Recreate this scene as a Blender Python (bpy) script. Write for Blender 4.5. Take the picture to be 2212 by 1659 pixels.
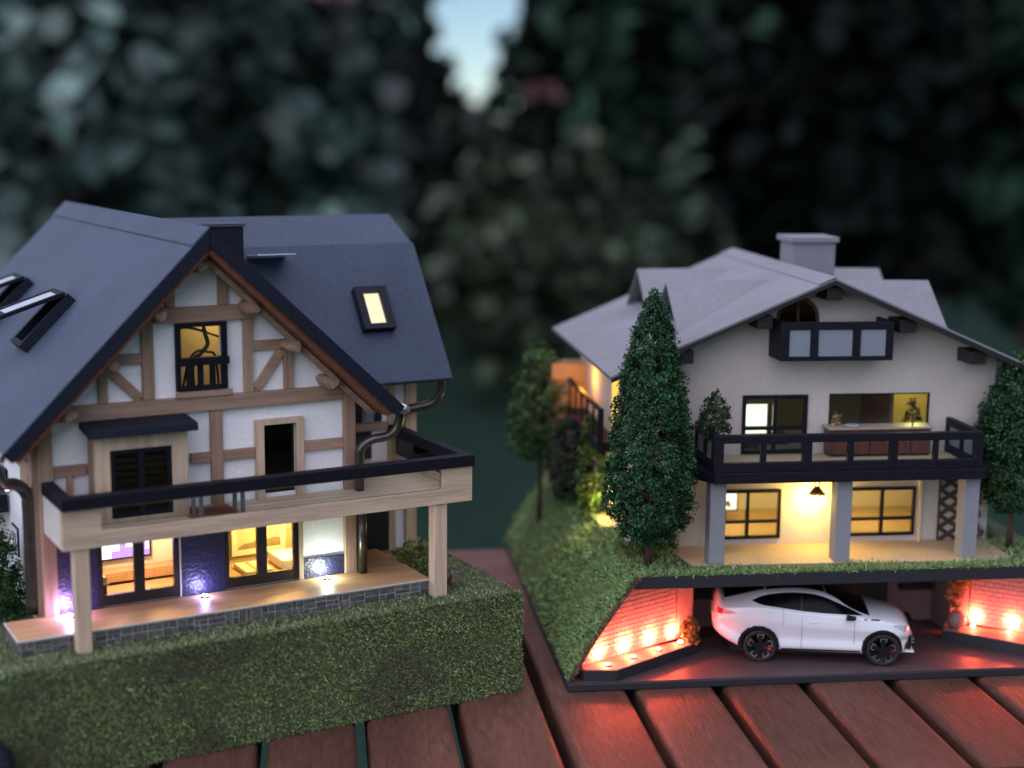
import bpy, bmesh, math, random
import numpy as np
from mathutils import Vector, Matrix, noise as mnoise

for o in list(bpy.data.objects):
    bpy.data.objects.remove(o)
SC = bpy.context.scene
COL = SC.collection
random.seed(7)
RNG = np.random.default_rng(11)
R = math.radians

# ------------------------------------------------------------------ camera, sky, sun, exposure
# one unit = ten centimetres; table top is z = 0
PITCH, ROLL, CAMH = R(9.46), R(-0.49), 2.72
cp, sp = math.cos(PITCH), math.sin(PITCH)
fwd = Vector((0, cp, -sp)); down0 = Vector((0, -sp, -cp)); right0 = Vector((1, 0, 0))
right = right0 * math.cos(ROLL) + down0 * math.sin(ROLL)
down = down0 * math.cos(ROLL) - right0 * math.sin(ROLL)
cam_d = bpy.data.cameras.new('camera'); cam = bpy.data.objects.new('camera', cam_d); COL.objects.link(cam)
m = Matrix.Identity(4)
for i in range(3):
    m[i][0] = right[i]; m[i][1] = -down[i]; m[i][2] = -fwd[i]
m[2][3] = CAMH
cam.matrix_world = m
cam_d.sensor_width = 36.0; cam_d.lens = 36.0 * 3234 / 2212
cam_d.clip_start = 0.05; cam_d.clip_end = 3000
cam_d.dof.use_dof = True; cam_d.dof.focus_distance = 7.28; cam_d.dof.aperture_fstop = 0.43
cam_d.dof.aperture_blades = 0
SC.camera = cam

world = bpy.data.worlds.new('World'); SC.world = world; world.use_nodes = True
wn = world.node_tree.nodes; wl = world.node_tree.links
bg = wn['Background']
sky = wn.new('ShaderNodeTexSky'); sky.sky_type = 'NISHITA'; sky.sun_disc = False
SUN_EL, SUN_ROT = R(14.0), R(225)
sky.sun_elevation = SUN_EL; sky.sun_rotation = SUN_ROT
sky.air_density = 0.6; sky.dust_density = 0.0; sky.ozone_density = 1.0
wl.new(sky.outputs[0], bg.inputs[0]); bg.inputs[1].default_value = 0.05

sun_d = bpy.data.lights.new('sun', 'SUN'); sun_o = bpy.data.objects.new('sun', sun_d); COL.objects.link(sun_o)
sun_d.energy = 2.1; sun_d.angle = R(125); sun_d.color = (0.89, 0.855, 1.0)
SUN_DIR = Vector((-0.36, -0.26, 0.89)).normalized()     # soft dusk light from the upper left
sun_o.rotation_euler = SUN_DIR.to_track_quat('Z', 'Y').to_euler()

SC.view_settings.view_transform = 'Standard'; SC.view_settings.look = 'None'
SC.view_settings.exposure = 1.2; SC.view_settings.gamma = 1.0
SC.view_settings.use_curve_mapping = False
SC.render.engine = 'CYCLES'
cy = SC.cycles
cy.max_bounces = 5; cy.diffuse_bounces = 2; cy.glossy_bounces = 2; cy.transmission_bounces = 4; cy.transparent_max_bounces = 12
cy.caustics_reflective = False; cy.caustics_refractive = False
cy.sample_clamp_indirect = 4.0
cy.use_denoising = True
LK = 6.5          # common factor on all the small lamps

# ------------------------------------------------------------------ materials
def nodes(name):
    mt = bpy.data.materials.new(name); mt.use_nodes = True
    nt = mt.node_tree; b = nt.nodes['Principled BSDF']
    return mt, nt, b

def mk(name, col, rough=0.6, var=0.18, scale=30.0, stretch=(1, 1, 1), bump=0.0, bscale=120.0, metallic=0.0, spec=0.5, coat=0.0, detail=6.0, col2=None, rnd=0.0, patch=0.0):
    mt, nt, b = nodes(name)
    N = nt.nodes.new; L = nt.links.new
    tc = N('ShaderNodeTexCoord'); mp = N('ShaderNodeMapping'); mp.inputs['Scale'].default_value = stretch
    L(tc.outputs['Object'], mp.inputs[0])
    src = mp.outputs[0]
    if rnd:
        oi = N('ShaderNodeObjectInfo'); ad = N('ShaderNodeVectorMath'); ad.operation = 'ADD'
        mu = N('ShaderNodeMath'); mu.operation = 'MULTIPLY'; mu.inputs[1].default_value = 37.0
        L(oi.outputs['Random'], mu.inputs[0]); L(src, ad.inputs[0]); L(mu.outputs[0], ad.inputs[1]); src = ad.outputs[0]
    ns = N('ShaderNodeTexNoise'); ns.inputs['Scale'].default_value = scale; ns.inputs['Detail'].default_value = detail; ns.inputs['Roughness'].default_value = 0.6
    L(src, ns.inputs['Vector'])
    rp = N('ShaderNodeValToRGB'); rp.color_ramp.elements[0].position = 0.3; rp.color_ramp.elements[1].position = 0.72
    c2 = col2 or col
    rp.color_ramp.elements[0].color = tuple(c * (1 - var) for c in col) + (1,)
    rp.color_ramp.elements[1].color = tuple(min(1, c * (1 + var)) for c in c2) + (1,)
    L(ns.outputs['Fac'], rp.inputs[0]); out = rp.outputs[0]
    if patch:
        n2 = N('ShaderNodeTexNoise'); n2.inputs['Scale'].default_value = 2.6; n2.inputs['Detail'].default_value = 3
        if rnd: L(src, n2.inputs['Vector'])
        else: L(tc.outputs['Object'], n2.inputs['Vector'])
        mr = N('ShaderNodeMapRange'); mr.inputs[1].default_value = 0.3; mr.inputs[2].default_value = 0.7; mr.inputs[3].default_value = 1 - patch; mr.inputs[4].default_value = 1 + patch
        L(n2.outputs['Fac'], mr.inputs[0])
        mx = N('ShaderNodeVectorMath'); mx.operation = 'SCALE'; L(out, mx.inputs[0]); L(mr.outputs[0], mx.inputs['Scale']); out = mx.outputs[0]
    if rnd:
        mr = N('ShaderNodeMapRange'); mr.inputs[3].default_value = 1 - rnd; mr.inputs[4].default_value = 1 + rnd
        L(oi.outputs['Random'], mr.inputs[0])
        mx = N('ShaderNodeVectorMath'); mx.operation = 'SCALE'; L(out, mx.inputs[0]); L(mr.outputs[0], mx.inputs['Scale']); out = mx.outputs[0]
    L(out, b.inputs['Base Color'])
    b.inputs['Roughness'].default_value = rough; b.inputs['Metallic'].default_value = metallic
    b.inputs['Specular IOR Level'].default_value = spec; b.inputs['Coat Weight'].default_value = coat; b.inputs['Coat Roughness'].default_value = 0.08
    if bump:
        nb = N('ShaderNodeTexNoise'); nb.inputs['Scale'].default_value = bscale; nb.inputs['Detail'].default_value = 4
        L(src, nb.inputs['Vector'])
        bp = N('ShaderNodeBump'); bp.inputs['Strength'].default_value = bump; bp.inputs['Distance'].default_value = 0.01
        L(nb.outputs['Fac'], bp.inputs['Height']); L(bp.outputs[0], b.inputs['Normal'])
    return mt

def wood(name, col, axis, var=0.32, rough=0.6, scale=30.0, bump=0.25, rnd=0.06, patch=0.08, spec=0.4):
    st = [1.0, 1.0, 1.0]; st[axis] = 0.07
    return mk(name, col, rough, var, scale, tuple(st), bump, scale * 3, rnd=rnd, patch=patch, spec=spec)

def glow(name, col, strength):
    mt, nt, b = nodes(name)
    b.inputs['Base Color'].default_value = (0.02, 0.02, 0.02, 1)
    b.inputs['Emission Color'].default_value = (*col, 1); b.inputs['Emission Strength'].default_value = strength
    return mt

def clear(name, tint=(0.9, 0.95, 0.95), gloss=0.08):
    mt = bpy.data.materials.new(name); mt.use_nodes = True; nt = mt.node_tree
    for n in list(nt.nodes): nt.nodes.remove(n)
    o = nt.nodes.new('ShaderNodeOutputMaterial'); t = nt.nodes.new('ShaderNodeBsdfTransparent'); g = nt.nodes.new('ShaderNodeBsdfGlossy')
    t.inputs[0].default_value = (*tint, 1); g.inputs['Roughness'].default_value = 0.05
    mx = nt.nodes.new('ShaderNodeMixShader'); f = nt.nodes.new('ShaderNodeFresnel'); f.inputs[0].default_value = 1.35
    nt.links.new(f.outputs[0], mx.inputs[0]); nt.links.new(t.outputs[0], mx.inputs[1]); nt.links.new(g.outputs[0], mx.inputs[2]); nt.links.new(mx.outputs[0], o.inputs[0])
    return mt

def leafmat(name, rough=0.55, trans=0.25, spec=0.4):
    # colour per leaf or fibre comes from the mesh attribute "tint" (the leaf's own colour)
    mt, nt, b = nodes(name)
    a = nt.nodes.new('ShaderNodeAttribute'); a.attribute_name = 'tint'
    nt.links.new(a.outputs['Color'], b.inputs['Base Color'])
    b.inputs['Roughness'].default_value = rough; b.inputs['Specular IOR Level'].default_value = spec
    if trans:
        tr = nt.nodes.new('ShaderNodeBsdfTranslucent'); nt.links.new(a.outputs['Color'], tr.inputs[0])
        mx = nt.nodes.new('ShaderNodeMixShader'); mx.inputs[0].default_value = trans
        out = [n for n in nt.nodes if n.type == 'OUTPUT_MATERIAL'][0]
        nt.links.new(b.outputs[0], mx.inputs[1]); nt.links.new(tr.outputs[0], mx.inputs[2]); nt.links.new(mx.outputs[0], out.inputs[0])
    return mt

M = {}
M['plaster'] = mk('plaster', (0.86, 0.85, 0.86), 0.85, 0.07, 60, bump=0.25, bscale=90, patch=0.07)
M['plaster_warm'] = mk('plaster_warm', (0.57, 0.50, 0.46), 0.85, 0.07, 50, bump=0.2, bscale=90, patch=0.09)
M['inner_wall'] = mk('inner_wall', (0.66, 0.62, 0.55), 0.8, 0.04, 20)
M['mustard_wall'] = mk('mustard_wall', (0.36, 0.28, 0.14), 0.8, 0.08, 20)
BEAM = (0.34, 0.215, 0.150)
M['beam_x'] = wood('beam_x', BEAM, 0); M['beam_z'] = wood('beam_z', BEAM, 2); M['beam_y'] = wood('beam_y', BEAM, 1)
BAL = (0.53, 0.390, 0.275)
M['balsa_x'] = wood('balsa_x', BAL, 0, 0.26); M['balsa_z'] = wood('balsa_z', BAL, 2, 0.26); M['balsa_y'] = wood('balsa_y', BAL, 1, 0.26)
M['deck_x'] = wood('deck_x', (0.50, 0.29, 0.15), 0, 0.14, 0.5)
M['pale_board'] = wood('pale_board', (0.60, 0.55, 0.50), 0, 0.10)
M['redbrown'] = wood('redbrown', (0.16, 0.055, 0.03), 1)
M['slate'] = mk('slate', (0.045, 0.061, 0.096), 0.55, 0.16, 34, bump=0.3, bscale=170, patch=0.10, spec=0.25, detail=10)
M['slate_edge'] = mk('slate_edge', (0.010, 0.012, 0.024), 0.6, 0.2, 40, bump=0.2, bscale=100, spec=0.2)
M['mauve_roof'] = mk('mauve_roof', (0.182, 0.180, 0.205), 0.75, 0.09, 34, bump=0.25, bscale=140, patch=0.07, detail=10)
M['dark_paint'] = mk('dark_paint', (0.0065, 0.0065, 0.012), 0.55, 0.3, 50, bump=0.15, bscale=150, spec=0.2)
M['black'] = mk('black', (0.012, 0.010, 0.010), 0.5, 0.2, 30)
M['door_frame'] = mk('door_frame', (0.014, 0.009, 0.008), 0.5, 0.2, 30)
M['pipe'] = mk('pipe', (0.085, 0.075, 0.068), 0.32, 0.25, 25, metallic=0.7, spec=0.6)
M['tin'] = mk('tin', (0.45, 0.45, 0.47), 0.35, 0.15, 30, metallic=0.8)
M['navy_panel'] = mk('navy_panel', (0.016, 0.015, 0.055), 0.42, 0.35, 60, bump=0.6, bscale=60, spec=0.6)
M['stone'] = mk('stone', (0.085, 0.083, 0.076), 0.8, 0.5, 60, bump=0.5, bscale=80, rnd=0.35)
M['mortar'] = mk('mortar', (0.36, 0.35, 0.34), 0.9, 0.15, 60)
M['slat'] = mk('slat', (0.098, 0.044, 0.032), 0.55, 0.32, 60, (1, 0.13, 1), 0.5, 90, rnd=0.14, patch=0.25, spec=0.22, detail=8)
M['frame_wood'] = wood('frame_wood', (0.15, 0.06, 0.045), 0, 0.3, 0.5, 16)
M['soil'] = mk('soil', (0.060, 0.078, 0.036), 0.95, 0.5, 40, bump=0.8, bscale=60, patch=0.25)
M['flock'] = leafmat('flock', 0.6, 0.0)
M['leaf'] = leafmat('leaf', 0.5, 0.25)
M['bgleaf'] = leafmat('bgleaf', 0.45, 0.0, 0.35)
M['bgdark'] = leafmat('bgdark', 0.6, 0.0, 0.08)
M['gravel'] = mk('gravel', (0.22, 0.19, 0.16), 0.95, 0.5, 220, bump=1.0, bscale=240)
M['bark'] = wood('bark', (0.06, 0.035, 0.024), 2, 0.3, 0.85)
M['twig'] = mk('twig', (0.22, 0.10, 0.07), 0.7, 0.2, 40)
M['base_black'] = mk('base_black', (0.020, 0.019, 0.024), 0.5, 0.2, 40, bump=0.12, bscale=150)
M['asphalt'] = mk('asphalt', (0.080, 0.058, 0.062), 0.5, 0.12, 60, bump=0.15, bscale=200, patch=0.1)
M['brick'] = mk('brick', (0.48, 0.29, 0.27), 0.85, 0.10, 60, bump=0.35, bscale=90, rnd=0.07)
M['brick_joint'] = mk('brick_joint', (0.25, 0.20, 0.18), 0.9, 0.1, 60)
M['garage_wall'] = mk('garage_wall', (0.26, 0.15, 0.145), 0.85, 0.1, 30)
M['grey_col'] = mk('grey_col', (0.235, 0.235, 0.255), 0.8, 0.06, 40, bump=0.1)
M['patio'] = mk('patio', (0.45, 0.33, 0.22), 0.75, 0.10, 40, patch=0.06)
M['white_board'] = mk('white_board', (0.20, 0.22, 0.26), 0.7, 0.05, 30)
M['lattice'] = wood('lattice', (0.06, 0.035, 0.02), 2)
M['mahogany'] = wood('mahogany', (0.13, 0.045, 0.035), 2, 0.25, 0.45)
M['worktop'] = mk('worktop', (0.34, 0.30, 0.25), 0.4, 0.1, 30)
M['brass'] = mk('brass', (0.45, 0.30, 0.12), 0.4, 0.1, 30, metallic=0.9)
M['glass'] = clear('glass'); M['smoke_glass'] = clear('smoke_glass', (0.55, 0.55, 0.52))
M['dark_glass'] = mk('dark_glass', (0.03, 0.03, 0.032), 0.08, 0.1, 10, spec=0.6)
M['sash_glass'] = mk('sash_glass', (0.55, 0.60, 0.68), 0.12, 0.1, 20, spec=0.8)
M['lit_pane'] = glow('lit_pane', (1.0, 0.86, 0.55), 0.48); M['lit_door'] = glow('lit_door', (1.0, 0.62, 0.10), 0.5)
M['tv_glow'] = glow('tv_glow', (0.86, 0.80, 1.0), 1.3)
M['tv_violet'] = glow('tv_violet', (0.45, 0.22, 0.85), 0.9)
M['screen_sheet_glow'] = glow('screen_sheet_glow', (1.0, 0.97, 0.70), 0.75)
M['white'] = mk('white', (0.75, 0.75, 0.75), 0.6, 0.04, 20)
M['cream'] = mk('cream', (0.70, 0.58, 0.38), 0.7, 0.06, 20)
M['picture_ink'] = mk('picture_ink', (0.20, 0.14, 0.07), 0.8, 0.2, 20)
M['picture_sky'] = mk('picture_sky', (0.55, 0.42, 0.22), 0.8, 0.2, 12)
M['cable'] = mk('cable', (0.015, 0.012, 0.01), 0.4, 0.1, 20)
M['floor_patch'] = mk('floor_patch', (0.30, 0.09, 0.05), 0.9, 0.2, 60)
M['blue_paint'] = mk('blue_paint', (0.02, 0.03, 0.12), 0.5, 0.1, 20)
M['terracotta'] = mk('terracotta', (0.33, 0.17, 0.15), 0.45, 0.1, 20)
M['car_paint'] = mk('car_paint', (0.74, 0.75, 0.79), 0.28, 0.01, 5, coat=1.0, spec=0.5)
M['car_black'] = mk('car_black', (0.006, 0.006, 0.008), 0.35, 0.1, 10, spec=0.4)
M['car_glass'] = mk('car_glass', (0.003, 0.003, 0.005), 0.25, 0.05, 10, spec=0.12)
M['car_gap'] = mk('car_gap', (0.22, 0.22, 0.25), 0.6, 0.05, 10)
M['rubber'] = mk('rubber', (0.012, 0.012, 0.012), 0.75, 0.2, 60)
M['silver'] = mk('silver', (0.65, 0.66, 0.66), 0.25, 0.05, 10, metallic=0.9)
M['taillight'] = mk('taillight', (0.55, 0.015, 0.02), 0.15, 0.1, 10, coat=1.0)
M['headlight'] = mk('headlight', (0.42, 0.44, 0.55), 0.12, 0.35, 25, coat=1.0, spec=0.8)
M['led_shell'] = mk('led_shell', (0.05, 0.05, 0.05), 0.4, 0.1, 20)
M['rubber_ball'] = mk('rubber_ball', (0.008, 0.009, 0.02), 0.4, 0.2, 20)
M['lawn'] = mk('lawn', (0.010, 0.026, 0.018), 0.95, 0.4, 6, bump=0.4, bscale=20, patch=0.2, spec=0.1)
M['petal'] = mk('petal', (0.20, 0.06, 0.13), 0.6, 0.2, 10)
M['petal_red'] = mk('petal_red', (0.06, 0.012, 0.02), 0.6, 0.2, 10)
M['fence'] = wood('fence', (0.07, 0.06, 0.05), 2, 0.3, 0.9, 6)

# ------------------------------------------------------------------ mesh helpers
class MB:
    def __init__(s): s.v = []; s.f = []
    def add(s, vs, fs):
        o = len(s.v); s.v += [tuple(p) for p in vs]; s.f += [tuple(i + o for i in f) for f in fs]; return s
    def box(s, x0, x1, y0, y1, z0, z1):
        return s.add([(x0, y0, z0), (x1, y0, z0), (x1, y1, z0), (x0, y1, z0), (x0, y0, z1), (x1, y0, z1), (x1, y1, z1), (x0, y1, z1)],
                     [(0, 3, 2, 1), (4, 5, 6, 7), (0, 1, 5, 4), (1, 2, 6, 5), (2, 3, 7, 6), (3, 0, 4, 7)])
    def prism(s, pts, plane, a0, a1):
        n = len(pts)
        f = {'xz': lambda p, a: (p[0], a, p[1]), 'xy': lambda p, a: (p[0], p[1], a), 'yz': lambda p, a: (a, p[0], p[1])}[plane]
        vs = [f(p, a0) for p in pts] + [f(p, a1) for p in pts]
        fs = [tuple(range(n)), tuple(range(2 * n - 1, n - 1, -1))] + [((i + 1) % n, i, n + i, n + (i + 1) % n) for i in range(n)]
        return s.add(vs, fs)
    def bar(s, p0, p1, wid, y0, y1):            # slanted bar in an xz wall plane
        d = Vector((p1[0] - p0[0], p1[1] - p0[1])).normalized(); n = Vector((-d.y, d.x)) * wid / 2
        return s.prism([(p0[0] + n.x, p0[1] + n.y), (p0[0] - n.x, p0[1] - n.y), (p1[0] - n.x, p1[1] - n.y), (p1[0] + n.x, p1[1] + n.y)], 'xz', y0, y1)
    def tube(s, path, r, n=10, cap=True):
        P = [Vector(p) for p in path]; rs = r if isinstance(r, (list, tuple)) else [r] * len(P)
        vs = []; ref = None
        for i, p in enumerate(P):
            t = (P[min(i + 1, len(P) - 1)] - P[max(i - 1, 0)]).normalized()
            if ref is None: ref = t.orthogonal().normalized()
            a = (ref - t * ref.dot(t)).normalized(); ref = a; b = t.cross(a)
            for k in range(n):
                an = 2 * math.pi * k / n; vs.append(p + (a * math.cos(an) + b * math.sin(an)) * rs[i])
        fs = []
        for i in range(len(P) - 1):
            for k in range(n):
                fs.append((i * n + k, i * n + (k + 1) % n, (i + 1) * n + (k + 1) % n, (i + 1) * n + k))
        if cap: fs += [tuple(range(n - 1, -1, -1)), tuple((len(P) - 1) * n + k for k in range(n))]
        return s.add(vs, fs)
    def lathe(s, prof, c=(0, 0, 0), n=20, axis='z', cap=True):
        vs = []
        for r, z in prof:
            for k in range(n):
                a = 2 * math.pi * k / n
                q = (r * math.cos(a), r * math.sin(a), z)
                if axis == 'y': q = (r * math.cos(a), z, r * math.sin(a))
                vs.append((c[0] + q[0], c[1] + q[1], c[2] + q[2]))
        fs = []
        for i in range(len(prof) - 1):
            for k in range(n): fs.append((i * n + k, i * n + (k + 1) % n, (i + 1) * n + (k + 1) % n, (i + 1) * n + k))
        if cap: fs += [tuple(range(n - 1, -1, -1)), tuple((len(prof) - 1) * n + k for k in range(n))]
        return s.add(vs, fs)

def plate(outer, holes, plane, a0, a1):
    """flat wall with openings: outline and holes in a plane, given a thickness"""
    bm = bmesh.new(); loops = [outer] + list(holes); f = {'xz': lambda p, a: (p[0], a, p[1]), 'yz': lambda p, a: (a, p[0], p[1]), 'xy': lambda p, a: (p[0], p[1], a)}[plane]
    vl = [[bm.verts.new(f(p, a0)) for p in L] for L in loops]; es = []
    for L in vl:
        for i in range(len(L)): es.append(bm.edges.new((L[i], L[(i + 1) % len(L)])))
    bmesh.ops.triangle_fill(bm, use_beauty=True, use_dissolve=False, edges=es)
    bm.verts.index_update(); mb = MB()
    V = [v.co.copy() for v in bm.verts]; n = len(V); ax = {'xz': 1, 'yz': 0, 'xy': 2}[plane]
    V2 = []
    for v in V:
        w = v.copy(); w[ax] = a1; V2.append(w)
    fs = [tuple(v.index for v in F.verts) for F in bm.faces]
    fs += [tuple(i + n for i in reversed(t)) for t in list(fs)]
    for L in vl:
        k = [v.index for v in L]
        for i in range(len(k)): fs.append((k[i], k[(i + 1) % len(k)], n + k[(i + 1) % len(k)], n + k[i]))
    bm.free(); mb.add(V + V2, fs)
    return mb

def rect(x0, x1, z0, z1): return [(x0, z0), (x1, z0), (x1, z1), (x0, z1)]

def mesh_of(name, mb, fix=True):
    me = bpy.data.meshes.new(name); me.from_pydata([tuple(v) for v in mb.v], [], mb.f)
    if fix:
        bm = bmesh.new(); bm.from_mesh(me); bmesh.ops.recalc_face_normals(bm, faces=bm.faces); bm.to_mesh(me); bm.free()
    me.update(); return me

def part(name, mb, mat, parent=None, bev=0.0, smooth=False, loc=None):
    me = mb if isinstance(mb, bpy.types.Mesh) else mesh_of(name, mb)
    if not me.materials: me.materials.append(M[mat] if isinstance(mat, str) else mat)
    o = bpy.data.objects.new(name, me); COL.objects.link(o)
    if parent is not None: o.parent = parent
    if loc: o.location = loc
    if smooth:
        for p in me.polygons: p.use_smooth = True
    if bev:
        b = o.modifiers.new('bevel', 'BEVEL'); b.width = bev; b.segments = 2; b.limit_method = 'ANGLE'; b.angle_limit = R(40)
    return o

def tag(o, label, cat=None, group=None, kind=None):
    o['label'] = label
    if cat: o['category'] = cat
    if group: o['group'] = group
    if kind: o['kind'] = kind
    return o

def thing(name, label, cat, loc=(0, 0, 0), rz=0.0, group=None):
    o = bpy.data.objects.new(name, None); COL.objects.link(o); o.empty_display_size = 0.1
    o.location = loc; o.rotation_euler = (0, 0, rz)
    return tag(o, label, cat, group)

def copy_tree(o, parent=None):
    c = o.copy(); COL.objects.link(c); c.parent = parent
    for ch in list(o.children): copy_tree(ch, c)
    return c

def lamp(name, loc, col, power, parent=None, radius=0.015, spot=None, aim=None, blend=0.6):
    d = bpy.data.lights.new(name, 'SPOT' if spot else 'POINT'); d.energy = power * LK; d.color = col; d.shadow_soft_size = radius
    o = bpy.data.objects.new(name, d); COL.objects.link(o); o.location = loc
    if spot: d.spot_size = spot; d.spot_blend = blend
    if aim is not None: o.rotation_euler = (Vector(loc) - Vector(aim)).to_track_quat('Z', 'Y').to_euler()
    if parent is not None: o.parent = parent
    return o

class Frame:
    def __init__(s, o, yaw): s.o = Vector(o); s.yaw = yaw; s.x = Vector((math.cos(yaw), math.sin(yaw), 0)); s.y = Vector((-math.sin(yaw), math.cos(yaw), 0))
    def g(s, u, v, w): return s.o + s.x * u + s.y * v + Vector((0, 0, w))
F1 = Frame((0.060, 7.086, 0), R(29.65)); F2 = Frame((0.290, 7.056, 0), R(7.14)); FS = Frame((0, 0, 0), R(7.34))

def quads_mesh(name, P, tint, mat):
    """P: (n,k,3) polygons of k corners, tint: (n,3)"""
    n, k, _ = P.shape
    me = bpy.data.meshes.new(name)
    me.vertices.add(n * k); me.vertices.foreach_set('co', P.reshape(-1).astype(np.float32))
    me.loops.add(n * k); me.loops.foreach_set('vertex_index', np.arange(n * k, dtype=np.int32))
    me.polygons.add(n); me.polygons.foreach_set('loop_start', np.arange(0, n * k, k, dtype=np.int32)); me.polygons.foreach_set('loop_total', np.full(n, k, dtype=np.int32))
    me.update(calc_edges=True)
    at = me.attributes.new('tint', 'FLOAT_COLOR', 'POINT')
    c = np.ones((n, k, 4), np.float32); c[:, :, :3] = tint[:, None, :]
    at.data.foreach_set('color', c.reshape(-1))
    me.materials.append(M[mat]); return me

def unit(a): return a / np.maximum(np.linalg.norm(a, axis=-1, keepdims=True), 1e-9)

def fibres(base, nrm, length, width, tint, lean=0.9):
    """short grass fibres: a thin quad standing on each base point"""
    n = len(base)
    d = unit(nrm + lean * RNG.normal(size=(n, 3)) * 0.6)
    side = unit(np.cross(d, RNG.normal(size=(n, 3))))
    L = (length * RNG.uniform(0.5, 1.25, n))[:, None]; W = (width * RNG.uniform(0.7, 1.3, n))[:, None]
    tip = base + d * L
    return np.stack([base - side * W, base + side * W, tip + side * W * 0.4, tip - side * W * 0.4], 1)

def leaves(cen, size, tint, up=0.3, out=None, fold=0.15, soft=False):
    """pointed leaves: a diamond with a folded midrib (four corners)"""
    n = len(cen)
    nn = RNG.normal(size=(n, 3)); nn[:, 2] += up * 3
    if out is not None: nn += out * 1.2
    nn = unit(nn); d = unit(np.cross(nn, RNG.normal(size=(n, 3)))); s = np.cross(nn, d)
    L = (size * RNG.uniform(0.6, 1.3, n))[:, None]; W = L * 0.36
    a = cen - d * L * 0.5; b = cen + d * L * 0.5 + nn * L * -0.08
    if soft:
        m1, m2 = cen - d * L * .28, cen + d * L * .2; e = nn * L * fold
        return np.stack([a, m1 + s * W * .85 + e, m2 + s * W + e, b, m2 - s * W + e, m1 - s * W * .85 + e], 1)
    return np.stack([a, cen + s * W + nn * L * fold, b, cen - s * W + nn * L * fold], 1)

# ------------------------------------------------------------------ ground
gm = MB(); gm.add([(-400, -200, -7.2), (400, -200, -7.2), (400, 600, -7.2), (-400, 600, -7.2)], [(0, 1, 2, 3)])
lawn = part('lawn', gm, 'lawn'); tag(lawn, 'dark garden lawn far below and behind the table', kind='structure')

# ------------------------------------------------------------------ garden table with slats
table = thing('garden_table', 'reddish brown wooden slatted garden table under both model houses', 'table', (0, 0, 0), FS.yaw)
prof = []
HW, TH, RD = 0.199, 0.20, 0.032
for cxs, czs, a0 in ((HW - RD, -RD, 0), (-HW + RD, -RD, 90)):
    for k in range(5):
        a = R(a0 + 90 * k / 4); prof.append((cxs + RD * math.cos(a), czs + RD * math.sin(a)))
prof += [(-HW, -TH), (HW, -TH)]
slat_me = mesh_of('slat', MB().prism(prof, 'xz', 5.885, 8.42)); slat_me.materials.append(M['slat'])
for k in range(-8, 10):
    xr = 0.5864 + 0.448 * k
    o = part('slat', slat_me, 'slat', table, loc=(xr - HW + RNG.uniform(-.004, .004), 0, RNG.uniform(-.003, 0)))
    for p in slat_me.polygons: p.use_smooth = False
part('end_board', MB().box(-3.05, 4.7, 8.425, 9.6, -.20, -.002), 'frame_wood', table, .03)
for y in (6.3, 9.2):
    part('cross_rail', MB().box(-2.95, 4.65, y - .2, y + .2, -.55, -.21), 'frame_wood', table)
for x, y in ((-2.6, 6.3), (4.3, 6.3), (-2.6, 9.2), (4.3, 9.2)):
    part('leg', MB().box(x - .25, x + .25, y - .25, y + .25, -7.2, -.56), 'frame_wood', table)

# ------------------------------------------------------------------ grass covered block under the timber house
def fibre_tint(n, dark=1.0, warm=0.0):
    t = RNG.uniform(0, 1, (n, 1))
    a = np.array([.034, .060, .028]); b = np.array([.098, .132, .060]); c = np.array([.17, .21, .12])
    col = a + (b - a) * t; k = RNG.uniform(size=(n, 1)) < 0.08; col = np.where(k, c * RNG.uniform(.5, 1.1, (n, 1)), col)
    br = RNG.uniform(size=(n, 1)) < 0.16; col = np.where(br, np.array([.075, .058, .038]), col)
    return col * dark + warm * np.array([.03, .02, 0])

GT = 0.50
block = thing('grass_block', 'thick block flocked with green fibres carrying the half-timbered house', 'model base', F1.o, F1.yaw)
bb = MB()
NU, NV, NW = 90, 60, 16
U0, U1, V0, V1 = -2.95, 0.0, 0.0, 2.95
def lump(x, y, z, s=6.0): return mnoise.noise(Vector((x * s, y * s, z * s)))
def add_grid(mb, fn, nu, nv):
    vs = [fn(i / nu, j / nv) for i in range(nu + 1) for j in range(nv + 1)]
    fs = [(i * (nv + 1) + j, (i + 1) * (nv + 1) + j, (i + 1) * (nv + 1) + j + 1, i * (nv + 1) + j + 1) for i in range(nu) for j in range(nv)]
    mb.add(vs, fs)
def bump_front(a, b):
    u = U0 + (U1 - U0) * a; w = GT * b; r = .012 * (1 - min(1, (1 - b) * 12)) ** 2
    return (u, V0 + .006 * lump(u, 0, w) + r, w)
def bump_top(a, b):
    u = U0 + (U1 - U0) * a; v = V0 + .012 + (V1 - V0 - .012) * b
    return (u, v, GT + .005 * lump(u, v, 1) - .002)
def bump_right(a, b): return (U1 + .004 * lump(1, a * 3, b * .5) - .004, V0 + .01 + (V1 - V0 - .01) * a, GT * b)
add_grid(bb, bump_front, NU, NW); add_grid(bb, bump_top, NU, NV); add_grid(bb, bump_right, 40, 10)
add_grid(bb, lambda a, b: (U0, V0 + (V1 - V0) * a, GT * b), 10, 4); add_grid(bb, lambda a, b: (U0 + (U1 - U0) * a, V1, GT * b), 10, 4)
part('block_body', bb, 'soil', block)
n = 42000
fu = RNG.uniform(U0, U1, n); fw = RNG.uniform(0.002, GT, n)
pb = np.stack([fu, np.zeros(n), fw], 1); nb = np.tile([0, -1.0, .15], (n, 1))
P = [fibres(pb, nb, .0145, .0030, None, 1.7)]; T = [fibre_tint(n, 2.5) * np.array([1.08, 1.04, .80])]
pt = np.array([mnoise.noise(Vector((a * 2.2, 3.1, b * 3.5))) + .5 * mnoise.noise(Vector((a * 6, 7.7, b * 8))) for a, b in zip(fu, fw)])   # thin and bare patches in the flock
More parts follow.
